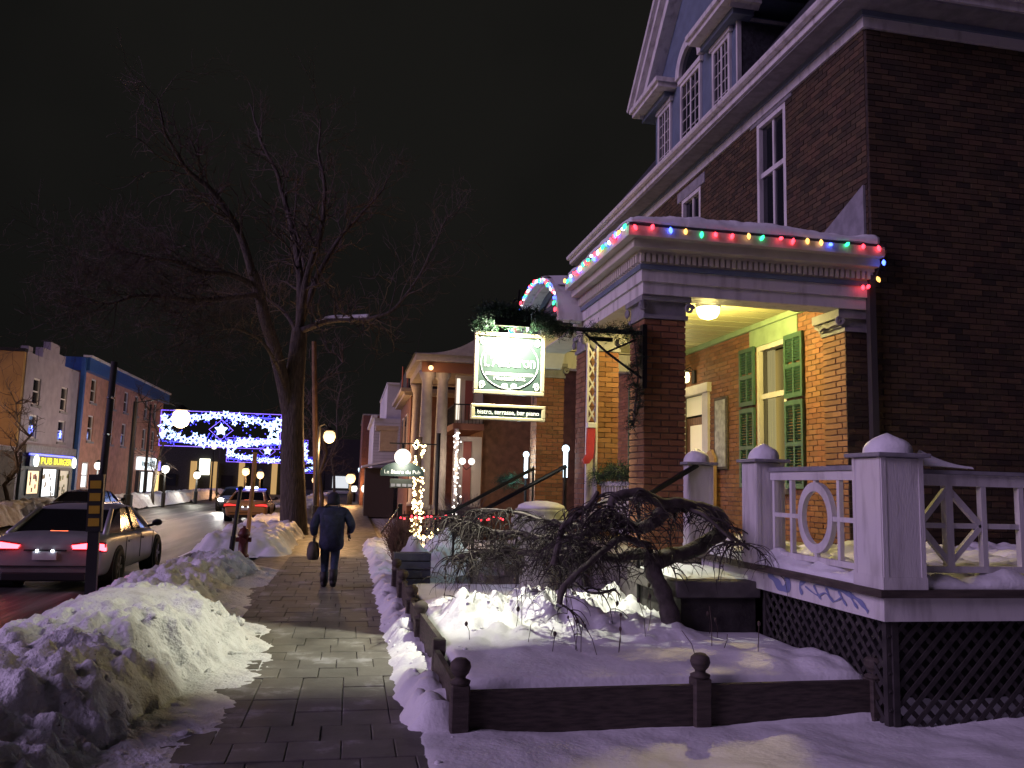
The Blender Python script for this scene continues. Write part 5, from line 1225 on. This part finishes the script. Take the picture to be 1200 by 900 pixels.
MB().lathe([(.13, .0), (.13, .06), (.10, .08), (.10, .45), (.13, .47), (.13, .52), (.11, .55), (.08, .61), (.03, .64), (.03, .67)], (hx, 18.6, 0), 16).build('barrel', hr_, hy, smooth=True)
for s_ in (-1, 1): MB().lathe([(.05, 0), (.05, s_*.16)], (hx, 18.6, .38), 10, 'x').build('nozzle', hr_, hy)
MB().lathe([(.065, 0), (.065, -.16)], (hx, 18.6, .36), 10, 'y').build('nozzle', hr_, hy)
yp = thing('sign_pole', (-2.6, 21.5, 0), 'orange wooden pole behind the red hydrant', 'pole')
MB().tube([at(289, 640, Y=21.5), at(297, 560, Y=21.5), at(299, 530, Y=21.5)], .055, 8).build('shaft', mat('orange_pole', (.34, .17, .05), .6, var=.2), yp)
up = thing('utility_pole', (-1.5, 33.0, 0), 'tall thin wooden pole just right of the big trunk', 'pole')
MB().tube([at(371, 610, Y=33), at(368, 400, Y=33)], [.12, .09], 8).build('shaft', mat('pole_wood', (.15, .09, .05), .8, var=.3), up)
# ------------------------------------------------------------------ illuminated star banners over the street
starw = emit('star_white', (.42, .58, 1.0), 3.4); blue = emit('rope_blue', (.04, .04, 1.0), 4.5); blued = emit('rope_violet', (.20, .10, 1.0), 2.2)
def star_pts(r, n=5, inner=.45, a0=math.pi/2): return [((r if k % 2 == 0 else r*inner)*math.cos(a0+k*math.pi/n), (r if k % 2 == 0 else r*inner)*math.sin(a0+k*math.pi/n)) for k in range(2*n)]
stm = MB().tube([(x, 0, z) for x, z in star_pts(1.0)], .22, 5, closed=True).mesh('star'); stm.materials.append(starw)
def banner(Y, x0, x1, z0, z1, label, seed, yaw=0):
    t = thing('star_banner', ((x0+x1)/2, Y, z0), label, 'light banner', 'blue star banners over the street'); r = random.Random(seed)
    W = x1-x0; H = z1-z0; k = H/1.9
    fr_ = MB()
    for a, b in (((x0, z0), (x1, z0)), ((x1, z0), (x1, z1)), ((x1, z1), (x0, z1)), ((x0, z1), (x0, z0))): fr_.tube([(a[0], Y, a[1]), (b[0], Y, b[1])], .022*k, 5)
    fr_.build('frame', blued, t)
    xc, zc = (x0+x1)/2, (z0+z1)/2
    dd = [(xc-.62*k, zc), (xc, zc+.55*k), (xc+.62*k, zc), (xc, zc-.55*k)]
    MB().tube([(x, Y, z) for x, z in dd], .02*k, 5, closed=True).build('diamond', blued, t)
    MB().prism([(xc+x, zc+z) for x, z in star_pts(.36*k, 5, .55)], Y-.03, Y+.03, 'xz').build('centre_star', starw, t)
    for q in range(16):
        xx = x0+W*r.random(); piece('star', stm, t, (xx, Y+r.uniform(-.03, .03), zc+r.choice((-1, 1))*r.uniform(.25, .75)*k), (0, r.uniform(-.6, .6), 0), (r.uniform(.10, .18)*k,)*3)
    for xx in (x0+.30*k, x1-.30*k): piece('star', stm, t, (xx, Y, zc+.05*k), (0, r.uniform(-.2, .2), 0), (.38*k,)*3)
    n = int(W/(.33*k))
    for row in (1, -1):
        for i in range(n):
            u = (i+.5)/n; x = x0+W*u; wav = .62*k+.14*k*math.cos(2*math.pi*(u-.5)*1.0)*1.0-.30*k*abs(2*u-1)**2*(1 if row > 0 else .2)
            if abs(2*u-1) > .86 and row > 0: wav = .55*k
            piece('star', stm, t, (x, Y-.02+r.uniform(-.03, .03), zc+row*wav+r.gauss(0, .06*k)), (0, r.uniform(-.6, .6), 0), (r.uniform(.16, .26)*k,)*3)
    bb = MB()
    for i in range(int(W*60/k)):
        u = r.random(); x = x0+W*u; zz = zc+r.choice((1, -1))*(.58*k+r.gauss(0, .22*k)); 
        if z0 < zz < z1: bb.ball((x, Y+.05, zz), .024*k+.010, 5, 3)
    for row in (1, -1):
        bb.tube([(x0+W*i/30, Y+.04, zc+row*(.80*k-.10*k*abs(i/15-1))) for i in range(31)], .03*k, 4)
    o = bb.build('blue_bulbs', blue, t); o['kind'] = 'stuff'
    MB().tube([(x0-.6, Y, z1+.02), (x1+.9, Y, z1+.02)], .015*k, 4).tube([(x0-.6, Y, z0-.02), (x1+.9, Y, z0-.02)], .012*k, 4).build('cable', M['black'], t)
    for xx, nm in ((x0-.6, 'left'), (x1+.9, 'right')): MB().tube([(xx, Y, -.1), (xx, Y, z1+.3)], [.09, .06], 7).build('pole', M['iron'], t)
    return t
A = at(186, 522, Y=51); B = at(330, 486, Y=51); banner(51, A.x, B.x, A.z, B.z, 'nearest and largest blue banner of lit stars hung across the street', 1)
A = at(265, 541, Y=73); B = at(361, 516, Y=73); banner(73, A.x, B.x, A.z, B.z, 'middle blue star banner, partly hidden below the nearest one', 2)
A = at(309, 553, Y=108); B = at(373, 536, Y=108); banner(108, A.x, B.x, A.z, B.z, 'farthest and smallest blue star banner behind the tree trunk', 3)
# ------------------------------------------------------------------ street lamps
def lamp(p, r, m, energy, color, label, ground=0.0, arm=0.0, group='street lamps', name='street_lamp', soft=None, post=None):
    t = thing(name, (p.x+arm, p.y, ground), label, 'lamp', group)
    if post != False:
        MB().tube([(p.x+arm, p.y, ground), (p.x+arm, p.y, ground+.8), (p.x+arm, p.y, ground+.82), (p.x+arm, p.y, p.z+(.35*r/.2 if arm else -r*1.1))], [.10*r/.2, .10*r/.2, .06*r/.2, .05*r/.2], 8).build('post', M['iron'], t)
        if arm: MB().tube([(p.x+arm, p.y, p.z+.33*r/.2), (p.x+arm*.5, p.y, p.z+.42*r/.2), (p.x, p.y, p.z+r*1.3)], .03, 6).build('arm', M['iron'], t)
    MB().lathe([(.4*r, r*.95), (.9*r, r*1.0), (.5*r, r*1.35), (.1*r, r*1.6)], p, 12).build('cap', M['iron'], t)
    MB().lathe([(.25*r, -r), (.75*r, -r*.7), (r, 0), (.85*r, r*.7), (.5*r, r*.94)], p, 14).build('globe', m, t, smooth=True)
    if energy: point(t, (p.x, p.y-r*1.6, p.z-r*1.5), energy, color, soft or r)
    return t
ORG = (1.0, .50, .18)
lamp(at(212, 491, Y=44), .45, M['sodium'], 480, (1.0, .66, .46), 'dazzling orange street lamp in front of the left end of the star banner', -.1, arm=-2.2)
lamp(at(386, 512, Y=29), .21, M['warmglow'], 520, (1.0, .56, .22), 'orange street lamp over the sidewalk, right of the big trunk', 0, arm=-.35)
lamp(at(-70, 478, Y=33), .3, M['sodium'], 420, (1.0, .58, .26), 'orange street lamp outside the left edge, lighting the ochre wall', -.1)
lamp(at(231, 557, Y=58), .24, M['whiteglow'], 120, (1, .95, .8), 'white globe lamp under the first banner, right of the slim tree', -.1)
lamp(at(194, 550, Y=50), .22, M['whiteglow'], 120, (1, .95, .8), 'white globe lamp at the left end under the first banner', -.1)
lamp(at(115, 546, Y=40), .17, M['whiteglow'], 90, (1, .97, .9), 'white globe lamp between the striped post and the brick shop block', -.1)
lamp(at(251, 523, Y=66), .22, M['whiteglow'], 0, ORG, 'small white lamp directly below the centre of the first banner', -.1)
lamp(at(288, 553, Y=70), .30, M['warmglow'], 300, ORG, 'left one of the two small orange lamps under the second banner', -.1)
lamp(at(305, 557, Y=72), .30, M['warmglow'], 300, ORG, 'right one of the two small orange lamps under the second banner', -.1)
lamp(at(411, 561, Y=60), .34, M['warmglow'], 300, ORG, 'square warm lamp above the walker on the far sidewalk', 0)
lamp(at(369, 563, Y=80), .28, M['warmglow'], 150, ORG, 'tiny orange lamp low beside the trunk of the big tree', 0)
for (px_, py_, Y_, lab) in ((428, 522, 70, 'topmost small bluish lamp on the distant right-hand shops'), (427, 537, 66, 'second small bluish lamp on the distant right-hand shops'), (423, 551, 75, 'lower pair of bluish lamps on the distant right-hand shops'), (428, 573, 55, 'bright white lamp low on the distant right-hand shops'), (415, 573, 68, 'small white lamp close above the head of the walker')):
    lamp(at(px_, py_, Y=Y_), .26, M['coldglow'] if py_ < 560 else M['whiteglow'], 0, ORG, lab, 0, group='distant shop lamps', name='shop_lamp')
# ------------------------------------------------------------------ shops across the road (left)
def facade(name, label, X, y0, y1, z1, depth, m, wins, parap=None, cat='building', frame=None, glass=None, extra=None, sillm=None):
    t = thing(name, (X-depth/2, (y0+y1)/2, 0), label, cat)
    b = MB()
    for a, e, c, d in slabs(y0, y1, -.15, z1, [w_[:4] for w_ in wins]): b.box(X-.25, X, a, e, c, d)
    wl_ = b.build('wall', m, t); MB().box(X-depth, X-.252, y0, y1, -.15, z1).build('body', m, t)
    for w_ in wins:
        a, e, c, d = w_[:4]; gm = w_[4] if len(w_) > 4 else (glass or M['glass'])
        f = MB().box(X-.16, X-.06, a, a+.08, c, d).box(X-.16, X-.06, e-.08, e, c, d).box(X-.16, X-.06, a+.08, e-.08, d-.08, d).box(X-.16, X-.06, a+.08, e-.08, c, c+.08).box(X-.15, X-.07, a+.08, e-.08, (c+d)/2-.03, (c+d)/2+.03).build('window', frame or M['white'], t)
        MB().box(X-.13, X-.115, a+.08, e-.08, c+.08, d-.08).build('pane', gm, f)
        MB().box(X-.05, X+.08, a-.08, e+.08, c-.12, c-.01).build('sill', sillm or M['stone'], f)
    return t
FX = -14.0
pw = mat('grey_render', (.33, .30, .36), .8, var=.12, vscale=2)
bs = facade('corner_shop', 'pale rendered shop house with a stepped parapet and a yellow lit shop sign', FX, 38.6, 45.6, 6.9, 9, pw,
   [(39.6, 40.5, 4.7, 5.9), (43.2, 44.1, 4.7, 5.9), (39.5, 40.5, 3.2, 4.25), (43.2, 44.2, 3.2, 4.25)])
MB().box(FX-.3, FX+.02, 40.3, 43.3, 6.9, 7.35).box(FX-.3, FX+.02, 41.2, 42.4, 7.35, 7.75).box(FX-.3, FX+.02, 38.6, 39.1, 6.9, 7.15).build('parapet', pw, bs)
oc_ = mat('ochre_render', (.36, .22, .07), .85, var=.15, vscale=2)
MB().box(FX-9, FX-.03, 38.35, 38.58, 2.6, 6.85).build('side_wall', oc_, bs)
MB().box(FX-9, FX+.0, 38.33, 38.6, 6.86, 7.0).build('coping', M['darkv'], bs)
# shop front
MB().box(FX+.01, FX+.25, 38.8, 45.4, 2.55, 2.9).build('shop_cornice', M['stone'], bs)
MB().box(FX+.01, FX+.12, 38.8, 45.5, -.1, 2.54).build('shop_front', mat('shopfront_paint', (.03, .045, .055), .5), bs)
for i, (a, e, c, d, m_) in enumerate(((39.5, 40.9, .75, 1.75, M['window_warm']), (41.3, 43.1, .6, 1.85, M['window_cool']), (43.6, 44.9, .3, 1.8, M['window_warm']))):
    f = MB().box(FX+.121, FX+.17, a-.06, e+.06, c-.06, c).box(FX+.121, FX+.17, a-.06, e+.06, d, d+.06).box(FX+.121, FX+.17, a-.06, a, c, d).box(FX+.121, FX+.17, e, e+.06, c, d).build('display_window', M['black'], bs)
    MB().box(FX+.122, FX+.13, a, e, c, d).build('pane', m_ if i != 2 else emit('dim_shop', (1, .85, .6), .35), f)
    it = MB(); rr_ = random.Random(i)
    for q in range(9): yy = rr_.uniform(a+.1, e-.1); zz = rr_.uniform(c, d-.3); it.box(FX+.131, FX+.145, yy-.06, yy+.06, zz, zz+rr_.uniform(.1, .3))
    it.build('displayed_goods', mat('goods%d' % i, (.25, .05+.1*i, .05), .6, var=.8, vscale=3), f)
ss = thing('shop_sign', (FX+.3, 42.1, 2.0), 'long blue and yellow illuminated sign over the shop with the stepped parapet', 'sign')
MB().box(FX+.13, FX+.30, 39.2, 45.3, 1.95, 2.53).build('box', mat('sign_blue', (.02, .03, .12), .4), ss)
MB().box(FX+.27, FX+.33, 39.1, 44.9, 2.44, 2.52).build('blue_tube', emit('blue_neon', (.10, .12, 1.0), 3.0), ss)
MB().box(FX+.301, FX+.31, 39.9, 45.2, 1.99, 2.40).build('light_panel', emit('panel_olive', (.30, .26, .0), .5, (.03, .03, .0)), ss)
ylw = emit('yellow_letters', (1.0, .88, .03), 2.0, (.3, .25, .0))
text('lettering', 'PUB', .42, ylw, ss, (FX+.32, 41.15, 2.2), (math.pi/2, 0, math.pi/2), width=1.35); text('lettering', 'BURGER', .42, ylw, ss, (FX+.32, 43.3, 2.2), (math.pi/2, 0, math.pi/2), width=2.4)
for yy in (39.85, 44.95): MB().lathe([(.26, 0), (.26, .05)], (FX+.31, yy, 2.2), 16, 'x').build('roundel', emit('roundel', (.9, 1, .85), 3), ss)
for i_, yy in enumerate((40.0, 43.7)):
    sl = thing('window_star', (FX+.03, yy, 3.3), '%s blue star light in a window above the yellow shop sign' % ('left' if i_ == 0 else 'right'), 'light', 'blue window stars')
    MB().prism([(yy+a, 3.55+b) for a, b in star_pts(.22)], FX-.05, FX-.02).build('star', emit('blue_star', (.15, .2, 1), 5), sl)
lo = thing('low_shed', (-17, 33, 0), 'dark one-storey building at the left picture edge in front of the ochre wall', 'building')
MB().box(-22, -13.9, 30.0, 38.3, -.1, 2.55).build('wall', mat('dark_shed', (.07, .05, .035), .8, var=.3), lo); MB().box(-22.2, -13.75, 29.8, 38.32, 2.55, 2.72).build('roof_edge', M['stone'], lo)
tag(MB().grid(30, 30, lambda u, v: (-22.2+8.4*u, 29.8+8.5*v, 2.73+.12*(math.sin(math.pi*u)*math.sin(math.pi*v))**.3)).build('roof_snow', M['snow'], smooth=True), 'snow on the flat roof of the dark low building at the left edge', 'snow')
# brick block with blue cornice
ob = mat('orange_brick_far', (.46, .24, .18), .85, var=.18, vscale=3, bump=.2, bscale=30)
wins = []
for k, yy in enumerate((47.7, 51.6, 54.4, 57.0, 59.6, 62.2)):
    wins.append((yy, yy+1.0, 5.55, 6.85)); wins.append((yy, yy+1.0, 3.45, 4.85))
wins.append((47.4, 48.6, .9, 2.3, M['window_cool']))
bb_ = facade('brick_shop_block', 'orange brick three-storey block with a bright blue cornice', FX, 46.1, 65.2, 7.3, 9, ob, wins)
cbm = mat('blue_cornice', (.03, .10, .32), .5, var=.1)
MB().box(FX+.01, FX+.35, 46.0, 65.4, 7.05, 7.75).box(FX-.01-9, FX+.0, 46.0, 46.08, 7.05, 7.75).build('cornice', cbm, bb_)
MB().box(FX+.01, FX+.45, 45.95, 65.5, 7.76, 7.86).build('cornice_cap', M['white'], bb_)
MB().box(FX+.01, FX+.20, 45.75, 46.05, -.1, 7.7).build('corner_pilaster', cbm, bb_)
MB().box(FX+.01, FX+.22, 58.6, 64.6, -.1, 2.0).build('shop_front', mat('shop2', (.05, .05, .055), .5), bb_)
for a, e in ((59.0, 60.6), (60.9, 62.4)): f = MB().box(FX+.221, FX+.26, a-.06, e+.06, .5, .56).box(FX+.221, FX+.26, a-.06, e+.06, 1.9, 1.96).box(FX+.221, FX+.26, a-.06, a, .56, 1.9).build('display_window', M['black'], bb_); MB().box(FX+.222, FX+.23, a, e, .56, 1.9).build('pane', M['window_cool'], f)
MB().box(FX+.221, FX+.24, 63.2, 64.4, -.05, 1.95).build('lit_doorway', emit('door_gold', (1, .68, .25), 1.3), bb_)
s3 = thing('shop_sign', (FX+.3, 61, 2.1), 'white and blue lit sign over the corner shop of the brick block', 'sign')
MB().box(FX+.02, FX+.30, 58.5, 63.0, 2.05, 2.9).build('box', emit('sign_white_lit', (.80, .95, 1), 1.5), s3)
lb_ = MB(); rr_ = random.Random(4)
for q in range(9): lb_.box(FX+.301, FX+.315, 58.9+q*.42, 59.15+q*.42, 2.3, 2.3+rr_.uniform(.25, .45))
lb_.build('lettering_blocks', mat('teal_letters', (.02, .20, .25), .5), s3)
MB().box(FX+.05, FX+.30, 63.0, 64.4, 2.05, 2.7).build('blue_box', emit('sign_violet', (.18, .15, 1), 2.0), s3)
# dark hall closing the view at the bend
fb = thing('distant_hall', (-18, 98, 0), 'dark distant hall with piers given a warm glow of their own beyond the banners', 'building')
MB().box(-34, -6.5, 98, 108, -.1, 6.0).build('wall', mat('dark_hall', (.05, .055, .05), .9, var=.2), fb)
for x_ in (-21.5, -17.6, -15.4, -12.4, -8.8): MB().box(x_, x_+.6, 97.6, 97.99, -.1, 3.4).build('pier', emit('pier_glow', (1, .62, .22), .5, (.4, .25, .12)), fb)  # warm light on the piers is put into their emission
for x_ in (-24, -20.4, -14.3, -11, -10): MB().box(x_, x_+1.3, 97.9, 97.99, .6, 1.9).build('window', mat('hall_glass', (.02, .025, .03), .1), fb)
MB().box(-16.7, -15.6, 97.8, 97.99, 1.9, 3.7).build('lit_sign', emit('hall_sign', (1, .95, .75), 3), fb)
fc = thing('distant_block', (2, 150, 0), 'far dark street front closing the sidewalk behind the walker', 'building')
MB().box(-8, 12, 150, 160, -.1, 9).build('wall', mat('far_dark', (.035, .03, .03), .9), fc)
MB().box(-3, -.2, 149.8, 149.99, .3, 2.4).build('window', emit('far_shop', (.9, .95, 1), .8), fc)
# ------------------------------------------------------------------ neighbours on the right
cw = mat('warm_white_trim', (.36, .31, .28), .6, var=.1)
na = thing('columned_house', (3.2, 27, 0), 'brick house with tall white columns, balcony and sweeping porch roof past the sign', 'house')
nb_ = mat('neighbour_brick', (.16, .075, .045), .85, var=.25, vscale=5, bump=.3)
MB().box(3.9, 12, 24.6, 33, -.1, 5.3).build('wall', nb_, na)
MB().prism([(3.8, 5.3), (12, 5.3), (8, 6.6)], 24.5, 33, 'xz').build('main_roof', M['shingle'], na)
MB().box(1.9, 3.9, 24.3, 28.5, 5.05, 5.30).box(1.75, 3.9, 24.15, 28.6, 5.302, 5.50).build('entablature', cw, na)
MB().box(1.95, 3.9, 24.28, 24.34, 4.98, 5.28).build('brown_fascia', mat('brown_fascia', (.22, .09, .05), .6), na)
rfn = MB().grid(10, 1, lambda u, v: (1.70+2.2*u, 24.1+4.6*v, 5.51+.85*u**2.6)); rfn.build('porch_roof', M['shingle'], na)
MB().grid(10, 1, lambda u, v: (1.70+2.2*u, 24.1-.02*(1-v), 5.49+(.85*u**2.6+.02)*v)).build('roof_gable_end', cw, na)
for k, (xx, yy) in enumerate(((2.15, 24.55), (2.62, 24.55), (2.15, 28.1))):
    c_ = MB().lathe([(.24, .9), (.24, 1.0), (.19, 1.04), (.185, 2.5), (.16, 4.75), (.20, 4.8), (.23, 4.9), (.25, 4.95), (.25, 5.04)], (xx, yy, 0), 20).build('column', cw, na, smooth=True)
MB().box(2.95, 3.88, 24.3, 28.2, 3.30, 3.48).build('balcony_floor', mat('balcony_brown', (.20, .08, .05), .7), na)
blr = MB().tube([(2.97, 24.32, 4.05), (3.85, 24.32, 4.05)], .022, 5).tube([(2.97, 24.32, 4.05), (2.97, 28.1, 4.05)], .022, 5)
for k in range(9): blr.tube([(2.97+.11*k, 24.32, 3.48), (2.97+.11*k, 24.32, 4.05)], .012, 4)
for k in range(24): blr.tube([(2.97, 24.32+.16*k, 3.48), (2.97, 24.32+.16*k, 4.05)], .012, 4)
blr.build('balcony_railing', M['iron'], na)
for z0_, z1_ in ((3.5, 4.95), (1.0, 3.1)):
    f = MB().box(3.0, 3.86, 24.50, 24.56, z0_, z1_).build('door_panel', mat('pale_door%d' % int(z0_*10), (.45, .38, .33), .6), na)
    MB().box(3.30, 3.55, 24.48, 24.499, z0_+.1, z1_-.15).build('red_panel', mat('redbrown%d' % int(z0_*10), (.22, .06, .05), .6), f)
    MB().box(3.04, 3.14, 24.485, 24.499, z0_+.1, z1_-.1).build('side_light', emit('side_lit%d' % int(z0_*10), (1, .9, .75), 1.2), f)
MB().box(2.6, 3.9, 24.4, 28.5, .0, .95).build('porch_base', M['concrete'], na)
wlan = thing('twin_lantern', (3.35, 24.2, 2.2), 'pair of white globe lights by the neighbouring house door', 'lamp')
MB().ball((3.25, 24.2, 2.35), .10, 12, 8).build('globe', M['whiteglow'], wlan, smooth=True); MB().ball((3.52, 24.2, 2.35), .10, 12, 8).build('globe', M['whiteglow'], wlan, smooth=True); MB().tube([(3.25, 24.2, 2.22), (3.38, 24.3, 2.1), (3.52, 24.2, 2.22)], .015, 5).build('bracket', M['iron'], wlan)
point(wlan, (3.0, 23.85, 2.3), 14, (1, .80, .58), .1)
el = thing('eave_lamp', tuple(at(505, 431, Y=24.1)), 'small warm lamp under the eaves of the columned house', 'lamp')
p_ = at(505, 431, Y=24.1); MB().ball(p_, .075, 10, 6).build('globe', M['warmglow'], el, smooth=True); MB().tube([p_+Vector((0, .05, .05)), p_+Vector((.05, .2, .12))], .02, 5).build('bracket', M['iron'], el)
point(el, p_+Vector((0, -.25, -.3)), 10, (1, .62, .32), .08)
# narrow brick house behind the columns
nc = thing('narrow_brick_house', (3, 31, 0), 'narrow brick house with a white cornice, left of the tall white columns', 'house')
MB().box(2.0, 3.85, 29.2, 35, -.1, 4.75).build('wall', nb_, nc)
MB().box(1.75, 3.85, 29.0, 35.2, 4.75, 4.86).box(1.62, 3.85, 28.9, 35.3, 4.862, 5.0).build('cornice', cw, nc)
MB().box(1.9, 3.85, 29.2, 35, 5.0, 5.9).build('upper_wall', M['shingle'], nc)
for k, (yy) in enumerate((30.2, 32.2)): f = MB().box(1.95, 1.999, yy, yy+.9, 2.6, 4.2).build('window', cw, nc); MB().box(1.93, 1.949, yy+.1, yy+.8, 2.7, 4.1).build('pane', M['glass'], f)
for q in range(3): MB().tube([at(486+q*4.5, 405+q, Y=28.8) if False else Vector((1.66+.18*q, 28.95, 5.0)), Vector((1.66+.18*q, 28.95, 5.75))], .03, 5).build('finial', mat('red_finial%d' % q, (.22, .06, .04), .6), nc)
MB().box(1.0, 1.98, 36, 37, 3.9, 4.1).box(1.2, 1.95, 36.02, 36.9, 3.0, 3.899).build('bay_canopy', cw, nc)
# violet-lit plain gabled buildings
vd = thing('plain_white_building', (2.6, 48, 0), 'plain windowless white building glowing violet beyond the globe sign', 'building')
vw = mat('white_siding', (.55, .53, .56), .7, var=.08, vscale=2)
MB().box(1.15, 4.6, 45, 56, -.1, 5.1).build('wall', vw, vd); MB().box(1.85, 5.2, 46.5, 58, 5.0, 7.15).build('upper_wall', vw, vd)
MB().box(1.0, 1.3, 44.85, 56.1, 5.1, 5.25).build('coping', M['white'], vd); MB().box(1.8, 5.2, 46.4, 58, 7.152, 7.25).build('coping', M['white'], vd)
cl_ = MB()
for k in range(30): cl_.box(1.151, 4.55, 44.985, 44.999, .2+.16*k, .21+.16*k)
cl_.build('siding_joints', M['stone'], vd)
ve = thing('porch_lean_to', (1.0, 44, 0), 'dark lean-to shop with a snowy roof below the plain white building', 'building')
MB().box(.75, 2.2, 42, 44.8, -.1, 2.35).build('wall', mat('leanto', (.06, .045, .04), .8), ve); MB().add([(.55, 41.7, 2.35), (2.3, 41.7, 2.75), (2.3, 44.83, 2.75), (.55, 44.83, 2.35), (.55, 41.7, 2.45), (2.3, 41.7, 2.85), (2.3, 44.83, 2.85), (.55, 44.83, 2.45)], [(0,1,2,3),(4,5,6,7),(0,1,5,4),(1,2,6,5),(2,3,7,6),(3,0,4,7)]).build('roof', M['snow'], ve)
vf = thing('brown_building', (2, 62, 0), 'tall narrow brown building far down the right side of the street', 'building')
MB().box(.75, 4, 60, 72, -.1, 6.4).build('wall', mat('brown_far', (.14, .06, .05), .85, var=.2), vf); MB().box(.7, 4, 59.95, 72, 6.402, 6.5).build('coping', M['stone'], vf)
# ------------------------------------------------------------------ globe sign, string-lit post, iron fence
gs = thing('globe_sign', (1.23, 20, 1.7), 'pub sign with a white glowing globe over a curved lettered board', 'sign')
MB().ball((1.23, 20, 2.29), .20, 18, 12).build('globe', M['whiteglow'], gs, smooth=True)
MB().prism([(1.23+.52*math.cos(a), 1.93+.24*math.sin(a)) for a in [math.pi*i/16 for i in range(17)]]+[(.71, 1.83), (1.75, 1.83)], 19.96, 20.04, 'xz').build('board', M['signgreen'], gs)
text('lettering', 'Le Bistro du Pub', .13, M['signwhite'], gs, (1.23, 19.955, 1.93), width=.86)
MB().box(.95, 1.5, 19.98, 20.02, 1.55, 1.77).build('lower_board', mat('dark_board', (.04, .045, .035), .5), gs)
for k in range(4): MB().box(.97+.135*k, 1.07+.135*k, 19.965, 19.979, 1.58, 1.65).build('lettering_plate', M['stone'], gs)
MB().bar((.9, 20, 2.62), (2.1, 20, 2.62), .03, .03).tube([(1.23, 20, 2.48), (1.23, 20, 2.62)], .03, 6).tube([(2.08, 20, 0), (2.08, 20, 2.9)], .05, 8).build('bracket', M['iron'], gs)
point(gs, (1.23, 19.65, 2.1), 40, (1, .95, .82), .15)
wm = thing('light_wrapped_post', (1.72, 21.0, 0), 'post wound with warm white fairy lights right of the globe sign', 'fairy lights')
MB().tube([(1.70, 21, 0), (1.72, 21, 2.85)], [.07, .05], 8).build('post', M['twig'], wm)
wmb = emit('fairy_warm', (1.0, .72, .30), 14); fb_ = MB().ball((0, 0, 0), .026, 6, 4).mesh('bulb'); fb_.materials.append(wmb)
rw = random.Random(12)
for k in range(150):
    z_ = .15+2.6*rw.random(); a = rw.uniform(0, 6.28); rr_ = .07+rw.uniform(0, .09); piece('bulb', fb_, wm, (1.71+rr_*math.cos(a), 21+rr_*math.sin(a), z_))
for k in range(40): piece('bulb', fb_, wm, (1.75+rw.gauss(.12, .22), 20.9+rw.gauss(0, .08), .28+abs(rw.gauss(0, .12))))
point(wm, (1.6, 20.6, .8), 25, (1, .70, .32), .3)
wc = thing('light_wrapped_column', (3.05, 24.0, 0), 'column strung with cool white icicle lights on the neighbouring porch', 'fairy lights')
MB().tube([(3.05, 24.15, 0), (3.05, 24.15, 3.3)], .07, 8).build('post', cw, wc)
cwb = MB().ball((0, 0, 0), .022, 6, 4).mesh('bulb'); cwb.materials.append(emit('fairy_cool', (1, .92, .85), 10))
for k in range(70): piece('bulb', cwb, wc, (3.05+rw.gauss(0, .05), 24.05-.05*rw.random(), .6+2.6*rw.random()))
fe = thing('iron_fence', (2.3, 18.9, 0), 'black iron railing fence hung with small red lights', 'fence')
MB().tube([(1.15, 18.9, .95), (3.6, 18.9, .95)], .022, 6).tube([(1.15, 18.9, .2), (3.6, 18.9, .2)], .02, 6).build('rail', M['iron'], fe)
for k in range(25): MB().tube([(1.16+.1*k, 18.9, 0), (1.16+.1*k, 18.9, 1.05)], .011, 5).build('bar', M['iron'], fe)
MB().box(1.10, 1.20, 18.85, 18.95, 0, 1.2).build('end_post', M['iron'], fe)
MB().tube([(1.15, 18.9, 1.15), (.72, 18.0, .6)], .022, 6).build('sloping_rail', M['iron'], fe)
rl = thing('red_lights', (2.3, 18.85, .9), 'string of tiny red lights along the top of the iron fence', 'fairy lights')
rb_ = MB().ball((0, 0, 0), .024, 6, 4).mesh('bulb'); rb_.materials.append(BULB['r'])
MB().tube([(1.2, 18.85, .93), (2.4, 18.85, .88), (3.6, 18.85, .93)], .006, 4).build('cable', M['black'], rl)
for k in range(30): piece('bulb', rb_, rl, (1.2+.08*k+rw.gauss(0, .03), 18.85, .90+rw.gauss(0, .025)))
